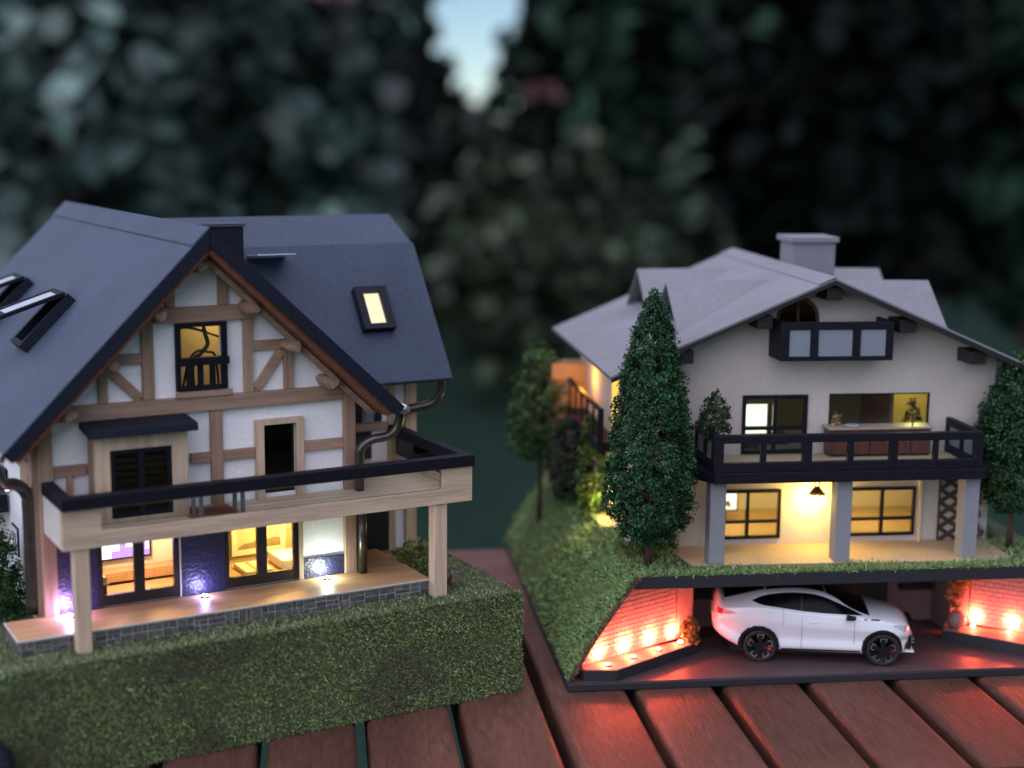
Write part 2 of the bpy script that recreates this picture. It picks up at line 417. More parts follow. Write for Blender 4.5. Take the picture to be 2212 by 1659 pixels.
bare = np.clip((pt - .18) * 3.0, 0, 1)[:, None]
T[0] = T[0] * (1 - .75 * bare) + np.array([.120, .105, .070]) * .75 * bare
n = 26000
tu = RNG.uniform(U0, U1, n); tv = RNG.uniform(0, 1, n) ** 1.7 * 2.9
keep = ~((tu > -2.35) & (tu < -.42) & (tv > .22) & (tv < 2.7)) & ~((tu > -.66) & (tu < -.24) & (tv > .84))
tu, tv = tu[keep], tv[keep]; n = len(tu)
P.append(fibres(np.stack([tu, tv, np.full(n, GT)], 1), np.tile([0, 0, 1.0], (n, 1)), .016, .003, None, 1.2)); T.append(fibre_tint(n, 2.4, .8))
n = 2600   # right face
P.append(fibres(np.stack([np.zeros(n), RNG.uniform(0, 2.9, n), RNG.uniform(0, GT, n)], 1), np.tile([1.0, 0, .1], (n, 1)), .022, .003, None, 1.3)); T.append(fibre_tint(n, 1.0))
n = 1400   # fringe along the top edge
P.append(fibres(np.stack([RNG.uniform(U0, U1, n), RNG.uniform(0, .01, n), np.full(n, GT - .004)], 1), np.tile([0, -.7, .8], (n, 1)), .024, .003, None, 1.3)); T.append(fibre_tint(n, 1.1))
gf = part('grass_fibres', quads_mesh('grass_fibres', np.concatenate(P), np.concatenate(T), 'flock'), 'flock', block); gf['kind'] = 'stuff'
part('gravel_patch', MB().prism([(-.66, .84), (-.2, .72), (-.1, .98), (-.24, 1.2), (-.66, 1.2)], 'xy', GT, GT + .008), 'gravel', block)

# ------------------------------------------------------------------ half-timbered house
H1 = thing('timber_house', 'half-timbered model house with slate roof, wide balcony and lit terrace', 'house', F1.o, F1.yaw)
TT = 0.575; WV = 0.50
outer = [(-2.18, TT), (-.68, TT), (-.68, 1.515), (-1.45, 2.238), (-2.18, 1.50)]
holes = [rect(-1.937, -1.565, .58, .955), rect(-1.341, -.975, .58, .955), rect(-1.144, -.982, 1.02, 1.357), rect(-1.535, -1.335, 1.56, 1.845)]
part('front_wall', plate(outer, holes, 'xz', WV, WV + .03), 'plaster', H1)
part('left_wall', plate(rect(.531, 2.75, GT, 1.50), [rect(.72, .86, 1.0, 1.36)], 'yz', -2.18, -2.15), 'plaster', H1)
part('right_wall', MB().box(-.71, -.68, .531, 2.75, GT, 1.5), 'plaster', H1)
part('back_wall', MB().prism([(-2.149, GT), (-.711, GT), (-.711, 1.5), (-1.45, 2.23), (-2.149, 1.49)], 'xz', 2.75, 2.78), 'plaster', H1)

def beam(x0, x1, z0, z1, y0=.476, y1=.4995, mat=None, nm='timber_beam', bev=.003):
    return part(nm, MB().box(x0, x1, y0, y1, z0, z1), mat or ('beam_x' if x1 - x0 > z1 - z0 else 'beam_z'), H1, bev)
beam(-2.12, -.737, 1.45, 1.52, .468)
for a in [(-2.187, -2.124, TT, 1.50), (-.735, -.675, TT, 1.50)]:
    part('corner_post', MB().box(a[0], a[1], .470, .4995, a[2], a[3]), 'beam_z', H1, .003)
beam(-1.655, -1.189, 1.866, 1.936, .470)
for a in [(-1.597, -1.553, 1.937, 2.075), (-1.350, -1.305, 1.937, 2.09), (-1.712, -1.657, 1.521, 1.930), (-1.2335, -1.188, 1.521, 1.865), (-1.912, -1.869, 1.521, 1.745), (-1.036, -.990, 1.521, 1.755),
          (-1.402, -1.343, 1.0, 1.449), (-1.868, -1.713, 1.690, 1.736), (-1.187, -1.037, 1.716, 1.761), (-1.50, -1.403, 1.206, 1.254), (-1.342, -1.187, 1.206, 1.254), (-.943, -.736, 1.210, 1.260), (-2.123, -1.976, 1.206, 1.254),
          (-2.065, -2.04, 1.0, 1.205)]:
    beam(*a)
for p0, p1 in (((-1.862, 1.672), (-1.722, 1.528)), ((-1.046, 1.708), (-1.172, 1.530))):
    part('brace', MB().bar(p0, p1, .044, .480, .4995), 'beam_x', H1, .003)
# purlin ends carved like log ends
for (u, w) in ((-1.462, 2.125), (-1.655, 1.915), (-1.222, 1.925), (-1.871, 1.705), (-1.021, 1.735), (-2.068, 1.497), (-.835, 1.552)):
    mb = MB(); pr = []
    for k in range(12):
        a = 2 * math.pi * k / 12; r = .034 * (1 + .16 * math.cos(3 * a + u * 9)); pr.append((u + r * math.cos(a) * 1.05, w + r * math.sin(a) * .85))
    mb.prism(pr, 'xz', .375, .4995); mb.prism([(u + (x - u) * .72, w + (z - w) * .72) for x, z in pr], 'xz', .355, .375)
    part('purlin_end', mb, 'beam_y', H1)
# roof
RY0, RY1 = .28, 2.95
RL = ((-1.45, 2.30), (-2.37, 1.371)); RR = ((-1.45, 2.30), (-.51, 1.427))
roofL = part('roof_slope', MB().prism([RL[0], RL[1], (-2.333, 1.336), (-1.45, 2.232)], 'xz', RY0, RY1), 'slate', H1, .004)
roofR = part('roof_slope', MB().prism([(-1.449, 2.30), RR[1], (-.547, 1.392), (-1.449, 2.232)], 'xz', RY0, RY1), 'slate', H1, .004)
part('ridge_strip', MB().prism([(-1.45, 2.309), (-1.528, 2.231), (-1.528, 2.223), (-1.45, 2.301)], 'xz', RY0 - .004, RY1 + .002), 'slate', roofL)
# dark verge boards along the front edge, brown boarding under the overhang
part('verge_board', MB().prism([(-1.452, 2.302), (-2.374, 1.371), (-2.335, 1.332), (-1.452, 2.222)], 'xz', RY0 - .012, RY0 - .001), 'slate_edge', roofL)
part('verge_board', MB().prism([(-1.449, 2.302), (-.506, 1.427), (-.548, 1.386), (-1.449, 2.222)], 'xz', RY0 - .012, RY0 - .001), 'slate_edge', roofR)
part('soffit', MB().prism([(-1.448, 2.229), (-.552, 1.396), (-.592, 1.385), (-1.448, 2.186)], 'xz', RY0 + .01, .475), 'redbrown', roofR)
part('soffit', MB().prism([(-1.452, 2.229), (-2.328, 1.340), (-2.300, 1.328), (-1.452, 2.188)], 'xz', RY0 + .01, .475), 'redbrown', roofL)
part('rafter', MB().prism([(-1.448, 2.185), (-.598, 1.383), (-.630, 1.383), (-1.448, 2.152)], 'xz', .40, .44), 'beam_x', roofR)
part('rafter', MB().prism([(-1.452, 2.187), (-2.29, 1.330), (-2.255, 1.330), (-1.452, 2.152)], 'xz', .40, .44), 'beam_x', roofL)
# gutters and downpipes
part('gutter', MB().tube([(-2.385, .29, 1.352), (-2.385, 2.93, 1.352)], .026, 10), 'tin', H1, smooth=True)
part('gutter', MB().tube([(-.492, .29, 1.408), (-.492, .98, 1.408)], .024, 10), 'tin', H1, smooth=True)
def smooth_path(P, n=6):
    P = [Vector(p) for p in P]; out = []
    for i in range(len(P) - 1):
        p0, p1, p2, p3 = P[max(i - 1, 0)], P[i], P[i + 1], P[min(i + 2, len(P) - 1)]
        for k in range(n):
            t = k / n; out.append(0.5 * ((2 * p1) + (p2 - p0) * t + (2 * p0 - 5 * p1 + 4 * p2 - p3) * t * t + (-p0 + 3 * p1 - 3 * p2 + p3) * t ** 3))
    out.append(P[-1]); return out
part('downpipe', MB().tube(smooth_path([(-.485, .36, 1.40), (-.487, .37, 1.35), (-.50, .38, 1.30), (-.545, .39, 1.265), (-.62, .41, 1.25), (-.668, .425, 1.21), (-.675, .43, 1.15), (-.675, .43, 1.002)]), .0225, 14), 'pipe', H1, smooth=True)
part('downpipe', MB().tube([(-.655, .445, .955), (-.655, .445, .578)], .0225, 14), 'pipe', H1, smooth=True)
part('downpipe', MB().tube(smooth_path([(-2.38, .42, 1.345), (-2.375, .44, 1.27), (-2.34, .48, 1.205), (-2.27, .53, 1.18), (-2.228, .545, 1.13), (-2.222, .55, 1.05), (-2.222, .55, .578)]), .028, 14), 'pipe', H1, smooth=True)
part('downpipe', MB().tube(smooth_path([(-.01, .86, 1.44), (-.015, .87, 1.36), (-.05, .89, 1.31), (-.12, .91, 1.29), (-.19, .93, 1.27), (-.215, .94, 1.20), (-.215, .94, 1.002)]), .024, 12), 'pipe', H1, smooth=True)

# roof windows
def on_left(s, v, h):      # s: distance down the left slope, h: height above it
    d = Vector((-.7036, 0, -.7105)); nn = Vector((-.7105, 0, .7036)); p = Vector((-1.45, 0, 2.30)) + d * s + nn * h; return (p.x, v, p.z)
def slope_box(fn, s0, s1, v0, v1, h0, h1):
    mb = MB(); c = [fn(s, v, h) for h in (h0, h1) for (s, v) in ((s0, v0), (s1, v0), (s1, v1), (s0, v1))]
    mb.add(c, [(0, 1, 2, 3), (7, 6, 5, 4), (0, 4, 5, 1), (1, 5, 6, 2), (2, 6, 7, 3), (3, 7, 4, 0)]); return mb
for v0 in (1.16, 2.07):
    fr = MB()
    for a in ((.545, .575, v0, v0 + .22), (.855, .885, v0, v0 + .22), (.5751, .8549, v0, v0 + .03), (.5751, .8549, v0 + .19, v0 + .22)):
        b = slope_box(on_left, *a, .001, .05); fr.add(b.v, b.f)
    w = part('roof_window', fr, 'slate_edge', roofL)
    part('window_well', slope_box(on_left, .576, .854, v0 + .031, v0 + .189, .001, .006), 'black', w)
    def sash(s, v, h, v0=v0):
        ang = R(27); q = s - .56; return on_left(.56 + q * math.cos(ang) - h * math.sin(ang), v, .052 + q * math.sin(ang) + h * math.cos(ang))
    sf = MB()
    for a in ((.562, .588, v0, v0 + .22), (.850, .880, v0, v0 + .22), (.5881, .8499, v0, v0 + .028), (.5881, .8499, v0 + .192, v0 + .22)):
        b = slope_box(sash, *a, 0, .018); sf.add(b.v, b.f)
    part('open_sash', sf, 'dark_paint', w)
    part('sash_pane', slope_box(sash, .5882, .8498, v0 + .0281, v0 + .1919, .006, .012), 'sash_glass', w)

# chimney
ch = part('chimney', MB().box(-1.31, -1.045, .98, 1.20, 1.9, 2.262), 'slate_edge', H1, .004)
part('chimney_cap', MB().box(-1.318, -1.037, .972, 1.208, 2.262, 2.276), 'slate', ch)

# rear wing
GP = [(.78, 1.455), (1.255, 2.135), (1.55, 2.277), (1.85, 2.135), (2.32, 1.455)]
def wing_slab(i, j, x0, x1, t=.035):
    a, b = Vector(GP[i]), Vector(GP[j]); d = (b - a).normalized(); nn = Vector((d.y, -d.x))
    if nn.y > 0: nn = -nn
    return MB().prism([a, b, b + nn * t, a + nn * t], 'yz', x0, x1)
wl_ = part('roof_slope', wing_slab(0, 1, -1.2, .018), 'slate', H1, .003)
wu = part('roof_slope', wing_slab(1, 2, -1.36, .008), 'slate', H1, .003)
part('roof_slope', wing_slab(2, 3, -1.36, .008), 'slate', H1); part('roof_slope', wing_slab(3, 4, -1.2, .018), 'slate', H1)
part('wing_wall', plate(rect(-.679, -.10, GT, 1.62), [], 'xz', 1.0, 1.03), 'plaster', H1)
part('wing_gable', MB().prism([(1.031, GT), (2.1, GT), (2.1, 1.70), (1.85, 2.07), (1.55, 2.2), (1.25, 2.07), (1.031, 1.75)], 'yz', -.13, -.10), 'plaster', H1)
for a in ((-.165, -.10), (-.265, -.225)):
    part('corner_post', MB().box(a[0], a[1], .975, .9995, GT, 1.60), 'balsa_z', H1, .003)
part('wing_beam', MB().box(-.678, -.266, .978, .9995, 1.17, 1.21), 'beam_x', H1, .003)
part('garage_door', MB().box(-.445, -.225, .982, .9995, GT + .008, .96), 'black', H1)
wd = part('wing_window', MB().box(-.47, -.36, .985, .9995, 1.02, 1.165), 'dark_glass', H1)
part('shutter', MB().box(-.40, -.35, .972, .984, 1.215, 1.42), 'white_board', H1, .01)
part('wing_window', MB().box(-.49, -.41, .985, .9995, 1.215, 1.42), 'dark_glass', H1)
part('wing_window', MB().box(-.34, -.30, .985, .9995, 1.215, 1.42), 'dark_glass', H1)
def on_wing(s, x, h):
    a, b = Vector(GP[0]), Vector(GP[1]); d = (b - a).normalized(); nn = Vector((-d.y, d.x)); q = b - d * s + nn * h; return (x, q.x, q.y)
def wing_box(s0, s1, x0, x1, h0, h1, fn=on_wing):
    mb = MB(); c = [fn(s, x, h) for h in (h0, h1) for (s, x) in ((s0, x0), (s1, x0), (s1, x1), (s0, x1))]
    mb.add(c, [(0, 1, 2, 3), (7, 6, 5, 4), (0, 4, 5, 1), (1, 5, 6, 2), (2, 6, 7, 3), (3, 7, 4, 0)]); return mb
fr = MB()
for a in ((.285, .318, -.425, -.245), (.505, .535, -.425, -.245), (.3181, .5049, -.425, -.383), (.3181, .5049, -.287, -.245)):
    b = wing_box(*a, .001, .05); fr.add(b.v, b.f)
w = part('roof_window', fr, 'slate_edge', wl_)
part('lit_pane', wing_box(.3182, .5048, -.3829, -.2871, .02, .026), 'lit_pane', w)
def tilt(s, x, h):
    ang = R(59.3); q = s - .06; return on_wing(.06 + q * math.cos(ang) - h * math.sin(ang), x, .02 + q * math.sin(ang) + h * math.cos(ang))
w = part('roof_window', wing_box(.055, .075, -.95, -.745, .001, .012), 'slate', wl_)
part('open_sash', wing_box(.06, .22, -.95, -.745, 0, .005, tilt), 'sash_glass', w)

# balcony
bal = part('balcony_front', plate(rect(-2.175, -.217, .965, 1.1395), [rect(-2.008, -.382, 1.038, 1.134)], 'xz', .12, .148), 'balsa_x', H1, .003)
part('glass_pane', MB().box(-2.0078, -.3822, .131, .136, 1.0382, 1.1338), 'glass', bal)
part('balcony_side', MB().box(-2.175, -2.147, .149, .469, .965, 1.1395), 'pale_board', H1)
part('balcony_side', plate(rect(.149, 1.0, .965, 1.1395), [rect(.30, .95, 1.038, 1.134)], 'yz', -.245, -.217), 'balsa_y', H1)
part('glass_pane', MB().box(-.234, -.228, .301, .949, 1.0382, 1.1338), 'glass', H1)
fl = [(-2.146, .4995, -2.146)]
nb_ = 7
for i in range(nb_):
    v0 = .150 + (.4995 - .150) * i / nb_; v1 = .150 + (.4995 - .150) * (i + 1) / nb_ - .0015
    part('floor_board', MB().box(-2.145, -.247, v0, v1, .975, 1.0 - .0006 * (i % 2)), 'balsa_x', H1)
for i in range(9):
    v0 = .5005 + .4985 * i / 9; v1 = .5005 + .4985 * (i + 1) / 9 - .0015
    part('floor_board', MB().box(-.673, -.247, v0, v1, .975, 1.0 - .0006 * (i % 2)), 'balsa_x', H1)
rail = part('handrail', MB().box(-2.180, -.213, .100, .158, 1.141, 1.196), 'dark_paint', H1, .004)
part('handrail', MB().box(-2.180, -2.126, .1585, .468, 1.141, 1.1955), 'dark_paint', H1, .004)
part('handrail', MB().box(-.268, -.213, .1585, .998, 1.141, 1.1955), 'dark_paint', H1, .004)
for a in ((-2.127, -2.062), (-.418, -.348)):
    part('balcony_post', MB().box(a[0], a[1], .13, .195, GT - .01, .964), 'balsa_z', H1, .004)

# bay window above the balcony
bay = part('bay_front', plate(rect(-1.973, -1.555, 1.001, 1.40), [rect(-1.905, -1.628, 1.022, 1.332)], 'xz', .34, .365), 'balsa_z', H1, .003)
part('bay_side', MB().box(-1.973, -1.948, .3655, .4675, 1.001, 1.40), 'beam_z', H1); part('bay_side', MB().box(-1.58, -1.555, .3655, .4675, 1.001, 1.40), 'beam_z', H1)
part('bay_roof', MB().prism([(.285, 1.400), (.4675, 1.420), (.4675, 1.4485), (.29, 1.438)], 'yz', -2.008, -1.520), 'slate_edge', H1, .004)
bf = part('window_frame', plate(rect(-1.9048, -1.6282, 1.0222, 1.3318), [rect(-1.882, -1.782, 1.045, 1.312), rect(-1.752, -1.652, 1.045, 1.312)], 'xz', .346, .362), 'dark_paint', bay)
part('glass_pane', MB().box(-1.8818, -1.7822, .352, .356, 1.0452, 1.3118), 'smoke_glass', bay); part('glass_pane', MB().box(-1.7518, -1.6522, .352, .356, 1.0452, 1.3118), 'smoke_glass', bay)
bl = MB()
for i in range(9): bl.box(-1.90, -1.63, .385, .395, 1.04 + i * .032, 1.04 + i * .032 + .022)
part('blind', bl, 'mustard_wall', bay)

# upper window beside the bay, attic window
uw = part('window_frame', plate(rect(-1.186, -.944, 1.0, 1.383), [rect(-1.1442, -.9818, 1.001, 1.3568)], 'xz', .468, .4995), 'balsa_z', H1, .003)
part('glass_pane', MB().box(-1.1438, -.9822, .505, .509, 1.0202, 1.3568), 'smoke_glass', uw)
aw = part('attic_window', plate(rect(-1.556, -1.314, 1.548, 1.860), [rect(-1.532, -1.337, 1.70, 1.842), rect(-1.535, -1.505, 1.57, 1.665), rect(-1.482, -1.452, 1.57, 1.665), rect(-1.430, -1.395, 1.57, 1.665), rect(-1.372, -1.340, 1.57, 1.665)], 'xz', .472, .4995), 'dark_paint', H1, .002)
part('balustrade_rail', MB().box(-1.562, -1.308, .462, .4715, 1.665, 1.70), 'dark_paint', aw)
part('window_sill', MB().box(-1.565, -1.298, .455, .4675, 1.521, 1.546), 'beam_x', H1)

# terrace doors
for x0, x1 in ((-1.937, -1.565), (-1.341, -.975)):
    md = (x0 + x1) / 2
    d = part('terrace_door', plate(rect(x0 + .0005, x1 - .0005, .5805, .9545), [rect(x0 + .018, md - .024, .630, .94), rect(md + .024, x1 - .024, .630, .94)], 'xz', .488, .516), 'door_frame', H1, .003)
    part('glass_pane', MB().box(x0 + .0182, md - .0242, .500, .504, .6302, .9398), 'glass', d); part('glass_pane', MB().box(md + .0242, x1 - .0242, .500, .504, .6302, .9398), 'glass', d)
for a in ((-2.123, -1.940, .577, .955), (-1.556, -1.346, .577, .955), (-.952, -.737, .577, .672)):
    part('facade_panel', MB().box(a[0], a[1], .487, .4995, a[2], a[3]), 'navy_panel', H1)
part('door_post', MB().box(-.9735, -.953, .478, .4995, .577, .96), 'balsa_z', H1); part('door_post', MB().box(-1.5645, -1.5565, .485, .4995, .577, .96), 'pale_board', H1)

# terrace with dry stone face
ter = part('terrace', MB().box(-2.352, -.41, .205, .486, GT - .01, TT - .006), 'mortar', H1)
for i in range(5):
    v0 = .203 + (.4865 - .203) * i / 5
    part('deck_board', MB().box(-2.358, -.405, v0, v0 + (.4865 - .203) / 5 - .001, TT - .006, TT - .0005 * (i % 2)), 'deck_x', ter)
part('terrace_side', MB().box(-.679, -.41, .4868, .82, GT - .01, TT - .002), 'deck_x', ter)
part('step', MB().box(-.409, -.33, .62, .80, GT, TT - .03), 'deck_x', ter); part('step', MB().box(-.409, -.37, .45, .6, GT, TT - .03), 'deck_x', ter)
part('edge_trim', MB().box(-2.364, -.403, .197, .2028, TT - .005, TT + .001), 'pale_board', ter); part('edge_trim', MB().box(-2.364, -2.3585, .203, .486, TT - .005, TT + .001), 'pale_board', ter)
rs = random.Random(3)
def stones(x0, x1, put):
    x = x0; 
    while x < x1 - .01:
        wd_ = min(rs.uniform(.05, .085), x1 - x)
        if rs.random() < .22: rows = [1.0] if wd_ < .06 else [.5, .5]
        else: rows = rs.choice([[.34, .33, .33], [.5, .5], [.3, .4, .3]])
        z = GT + .002; Ht = TT - .008 - z
        for r in rows:
            h = r * Ht
            if wd_ > .055 and rs.random() < .55:
                c = x + wd_ * rs.uniform(.35, .65); put(x, c - .0045, z, z + h - .0042); put(c, x + wd_ - .0045, z, z + h - .0042)
            else: put(x, x + wd_ - .0045, z, z + h - .0042)
            z += h
        x += wd_
def put_front(a, b, z0, z1):
    j = lambda: rs.uniform(-.0012, .0012)
    y = .2045 - rs.uniform(.003, .006)
    mb = MB(); mb.add([(a + j(), .2052, z0 + j()), (b + j(), .2052, z0 + j()), (b + j(), .2052, z1 + j()), (a + j(), .2052, z1 + j()), (a + .002, y, z0 + .002), (b - .002, y, z0 + .002), (b - .002, y, z1 - .002), (a + .002, y, z1 - .002)],
                      [(4, 5, 6, 7), (0, 1, 5, 4), (1, 2, 6, 5), (2, 3, 7, 6), (3, 0, 4, 7)])
    part('stone', mb, 'stone', ter)
stones(-2.350, -.412, put_front)
def put_left(a, b, z0, z1):
    part('stone', MB().add([(-2.3522, a, z0), (-2.3522, b, z0), (-2.3522, b, z1), (-2.3522, a, z1), (-2.357, a + .002, z0 + .002), (-2.357, b - .002, z0 + .002), (-2.357, b - .002, z1 - .002), (-2.357, a + .002, z1 - .002)], [(4, 5, 6, 7), (0, 1, 5, 4), (1, 2, 6, 5), (2, 3, 7, 6), (3, 0, 4, 7)]), 'stone', ter)
stones(.208, .484, put_left)

# left flank: porch roof, shutter window, posts, number plate
part('flank_post', MB().box(-2.205, -2.1805, .532, .60, GT, 1.45), 'beam_z', H1, .003)
part('flank_window', MB().box(-2.19, -2.1805, .72, .86, 1.0, 1.36), 'mustard_wall', H1)
part('flank_beam', MB().box(-2.2, -2.1805, .61, 2.7, 1.20, 1.25), 'beam_y', H1)
porch = part('porch_roof', MB().prism([(-2.75, .93), (-2.19, 1.06), (-2.19, 1.11), (-2.75, .98)], 'xz', 1.2, 2.2), 'slate', H1, .003)
part('porch_fascia', MB().box(-2.76, -2.19, 1.185, 1.199, .90, .985), 'slate_edge', H1)
for v_ in (1.24, 2.14): part('porch_post', MB().box(-2.72, -2.68, v_, v_ + .04, GT, .93), 'beam_z', H1)
sg = part('number_plate', MB().box(-2.188, -2.1805, 1.0, 1.13, .72, .86), 'blue_paint', H1); sg['label'] = 'white house number plate 11 with blue border'
part('plate_face', MB().box(-2.1895, -2.1882, 1.008, 1.122, .728, .852), 'white', sg)
for c in (1.045, 1.085):
    dg = MB(); dg.box(-2.1912, -2.1896, c - .006, c + .006, .755, .828); dg.box(-2.1912, -2.1896, c - .016, c + .016, .745, .755)
    dg.add([(-2.1896, c + .006, .828), (-2.1896, c + .02, .812), (-2.1896, c + .02, .803), (-2.1896, c + .006, .814), (-2.1912, c + .006, .828), (-2.1912, c + .02, .812), (-2.1912, c + .02, .803), (-2.1912, c + .006, .814)], [(4, 5, 6, 7), (0, 1, 5, 4), (1, 2, 6, 5), (2, 3, 7, 6)])
    part('digit_one', dg, 'blue_paint', sg)

# rooms
part('room_floor', MB().box(-2.149, -.711, .517, .86, TT + .001, TT + .014), 'deck_x', H1)
part('room_back_wall', MB().box(-2.149, -1.4602, .86, .88, TT, .962), 'inner_wall', H1); part('room_back_wall', MB().box(-1.4398, -.711, .86, .88, TT, .962), 'mustard_wall', H1)
part('room_divider', MB().box(-1.46, -1.44, .531, .8795, TT + .015, .962), 'inner_wall', H1)
part('ceiling', MB().box(-2.149, -.711, .531, 2.74, .963, .99), 'inner_wall', H1)
part('attic_floor', MB().box(-2.149, -.711, .531, 2.74, 1.485, 1.505), 'balsa_x', H1)
part('attic_partition', MB().prism([(-2.1, 1.506), (-.78, 1.506), (-1.45, 2.15)], 'xz', .82, .84), 'cream', H1)
part('upper_partition', MB().box(-2.149, -.711, .85, .87, .991, 1.484), 'garage_wall', H1)

# ------------------------------------------------------------------ things in and on the timber house
def th1(name, label, cat, u, v, w, group=None): return thing(name, label, cat, F1.g(u, v, w), F1.yaw, group)
tv = th1('television', 'glowing violet television on the wall behind the left terrace door', 'television', -1.72, .852, .70)
part('case', MB().box(-.13, .125, -.012, .007, -.01, .115), 'black', tv); part('screen', MB().box(-.12, .115, -.0145, -.0125, 0, .105), 'tv_violet', tv)
for a in ((-.118, -.03, .035, .104), (.0, .075, .05, .104), (-.118, -.07, .002, .034), (.095, .113, .03, .104)): part('bright_patch', MB().box(a[0], a[1], -.0165, -.0147, a[2], a[3]), 'tv_glow', tv)
sb = th1('sideboard', 'low orange wooden sideboard below the glowing television', 'sideboard', -1.66, .80, TT + .0145)
part('carcass', MB().box(-.22, .19, -.03, .052, .012, .062), 'deck_x', sb, .002); part('plinth', MB().box(-.215, .185, -.02, .05, 0, .0115), 'door_frame', sb)
for k in range(3): part('drawer_front', MB().box(-.215 + k * .135, -.085 + k * .135, -.0335, -.0305, .016, .058), 'deck_x', sb)
fl_ = th1('floor_lamp', 'dark pedestal with a pale yellow top inside the left terrace door', 'pedestal', -1.905, .565, TT + .0145)
part('column', MB().box(-.016, .016, -.016, .016, 0, .075), 'black', fl_); part('cap', MB().box(-.026, .026, -.026, .026, .0752, .084), 'cream', fl_); part('shade', MB().prism([(-.022, .0842), (.022, .0842), (.014, .112), (-.014, .112)], 'xz', -.02, .02), 'cream', fl_)
pic = th1('wall_picture', 'cream framed picture of dark mountains behind the right terrace door', 'picture', -1.045, .855, .715)
part('frame', plate(rect(-.142, .142, -.088, .10), [rect(-.115, .115, -.06, .075)], 'xz', -.008, .004), 'cream', pic)
part('sky_area', MB().box(-.1148, .1148, -.002, .003, -.0598, .0748), 'picture_sky', pic)
part('mountains', MB().prism([(-.1146, -.0596), (.1146, -.0596), (.1146, -.018), (.08, -.012), (.05, -.02), (.0, -.01), (-.03, -.028), (-.07, -.03), (-.1, -.045)], 'xz', -.005, -.0022), 'picture_ink', pic)
bed = th1('day_bed', 'low white day bed lit brightly behind the right terrace door', 'bed', -.93, .70, TT + .0145)
part('mattress', MB().box(-.085, .13, -.10, .10, .012, .058), 'white', bed, .006); part('bed_base', MB().box(-.08, .125, -.095, .095, 0, .0118), 'balsa_x', bed)
bn = th1('floor_cushion', 'cream padded mat on the floor behind the right terrace door', 'mat', -1.13, .70, TT + .0145)
part('pad', MB().box(-.07, .07, -.09, .09, 0, .022), 'cream', bn, .005); part('stripe', MB().box(-.02, .0, -.088, .088, .0222, .0235), 'deck_x', bn)
lamp('room_lamp', F1.g(-1.70, .66, .93), (1.0, .62, .32), 0.70, radius=.03)
lamp('room_lamp', F1.g(-.98, .66, .93), (1.0, .64, .22), 0.95, radius=.025)
lamp('attic_lamp', F1.g(-1.25, .68, 1.86), (1.0, .72, .24), 0.06, radius=.03)
for k, P_ in enumerate([[(-1.60, .62, 1.80), (-1.50, .60, 1.825), (-1.42, .60, 1.815), (-1.30, .62, 1.77)], [(-1.395, .60, 1.90), (-1.385, .58, 1.80), (-1.375, .575, 1.745), (-1.41, .58, 1.70), (-1.44, .6, 1.66), (-1.43, .63, 1.51)], [(-1.50, .59, 1.51), (-1.47, .575, 1.66), (-1.43, .57, 1.715), (-1.38, .575, 1.71), (-1.33, .6, 1.68), (-1.31, .62, 1.51)]]):
    c = part('cable', MB().tube(smooth_path([F1.g(*p) for p in P_]), .006 if k != 1 else .010, 8), 'cable', None, smooth=True)
    tag(c, ['thin black cable running level across the attic window', 'thick black cable hanging down inside the attic window', 'black cable looping low behind the attic balustrade'][k], 'cable', 'cables in the attic')

bt = th1('balcony_table', 'small dark table with thin legs on the wooden balcony', 'table', -1.435, .295, 1.0)
part('table_top', MB().box(-.11, .11, -.07, .07, .115, .125), 'dark_paint', bt)
for x, y in ((-.098, -.055), (.098, -.055), (-.098, .055), (.098, .055)): part('leg', MB().box(x - .008, x + .008, y - .008, y + .008, 0, .1148), 'grey_col', bt)
rg = part('balcony_red_patch', MB().box(-.135, .095, -.06, .16, 0, .003), 'floor_patch', None); rg.location = F1.g(-1.435, .295, 1.0008); rg.rotation_euler = (0, 0, F1.yaw); tag(rg, 'rust red rug on the balcony under the small table', 'floor_patch')  # flat red sheet on the balcony boards

def led_spot(label, loc, yaw, group, lens_col, strength, r=.014):
    s = thing('spotlight', label, 'spotlight', loc, yaw, group)
    part('housing', MB().lathe([(r * 1.25, 0), (r * 1.3, .006), (r, .008)], n=14), 'led_shell', s)
    part('lens', MB().lathe([(r * .92, .0081), (r * .8, .011), (r * .4, .0125)], n=12), glow('led_lens', lens_col, strength), s)
    return s
for k, (u, col, pw, lb) in enumerate([(-2.087, (.74, .42, 1.0), .19, 'violet terrace spotlight beside the left balcony post'), (-1.465, (.45, .42, 1.0), .08, 'bluish terrace spotlight between the two glass doors'), (-.850, (.80, 1.0, .82), .13, 'white terrace spotlight below the pale wall by the downpipe')]):
    led_spot(lb, F1.g(u, .432, TT + .0005), F1.yaw, 'terrace spotlights', (1, .96, 1), 30)
    lamp('spot_light', F1.g(u, .432, TT + .035), col, pw, radius=.010)
pl = led_spot('small violet spotlight on the left flank by the downpipe', F1.g(-2.30, .60, 1.135), F1.yaw, 'terrace spotlights', (.8, .7, 1.0), 12, .010)
lamp('spot_light', F1.g(-2.30, .60, 1.16), (.6, .45, 1.0), .010, radius=.008)

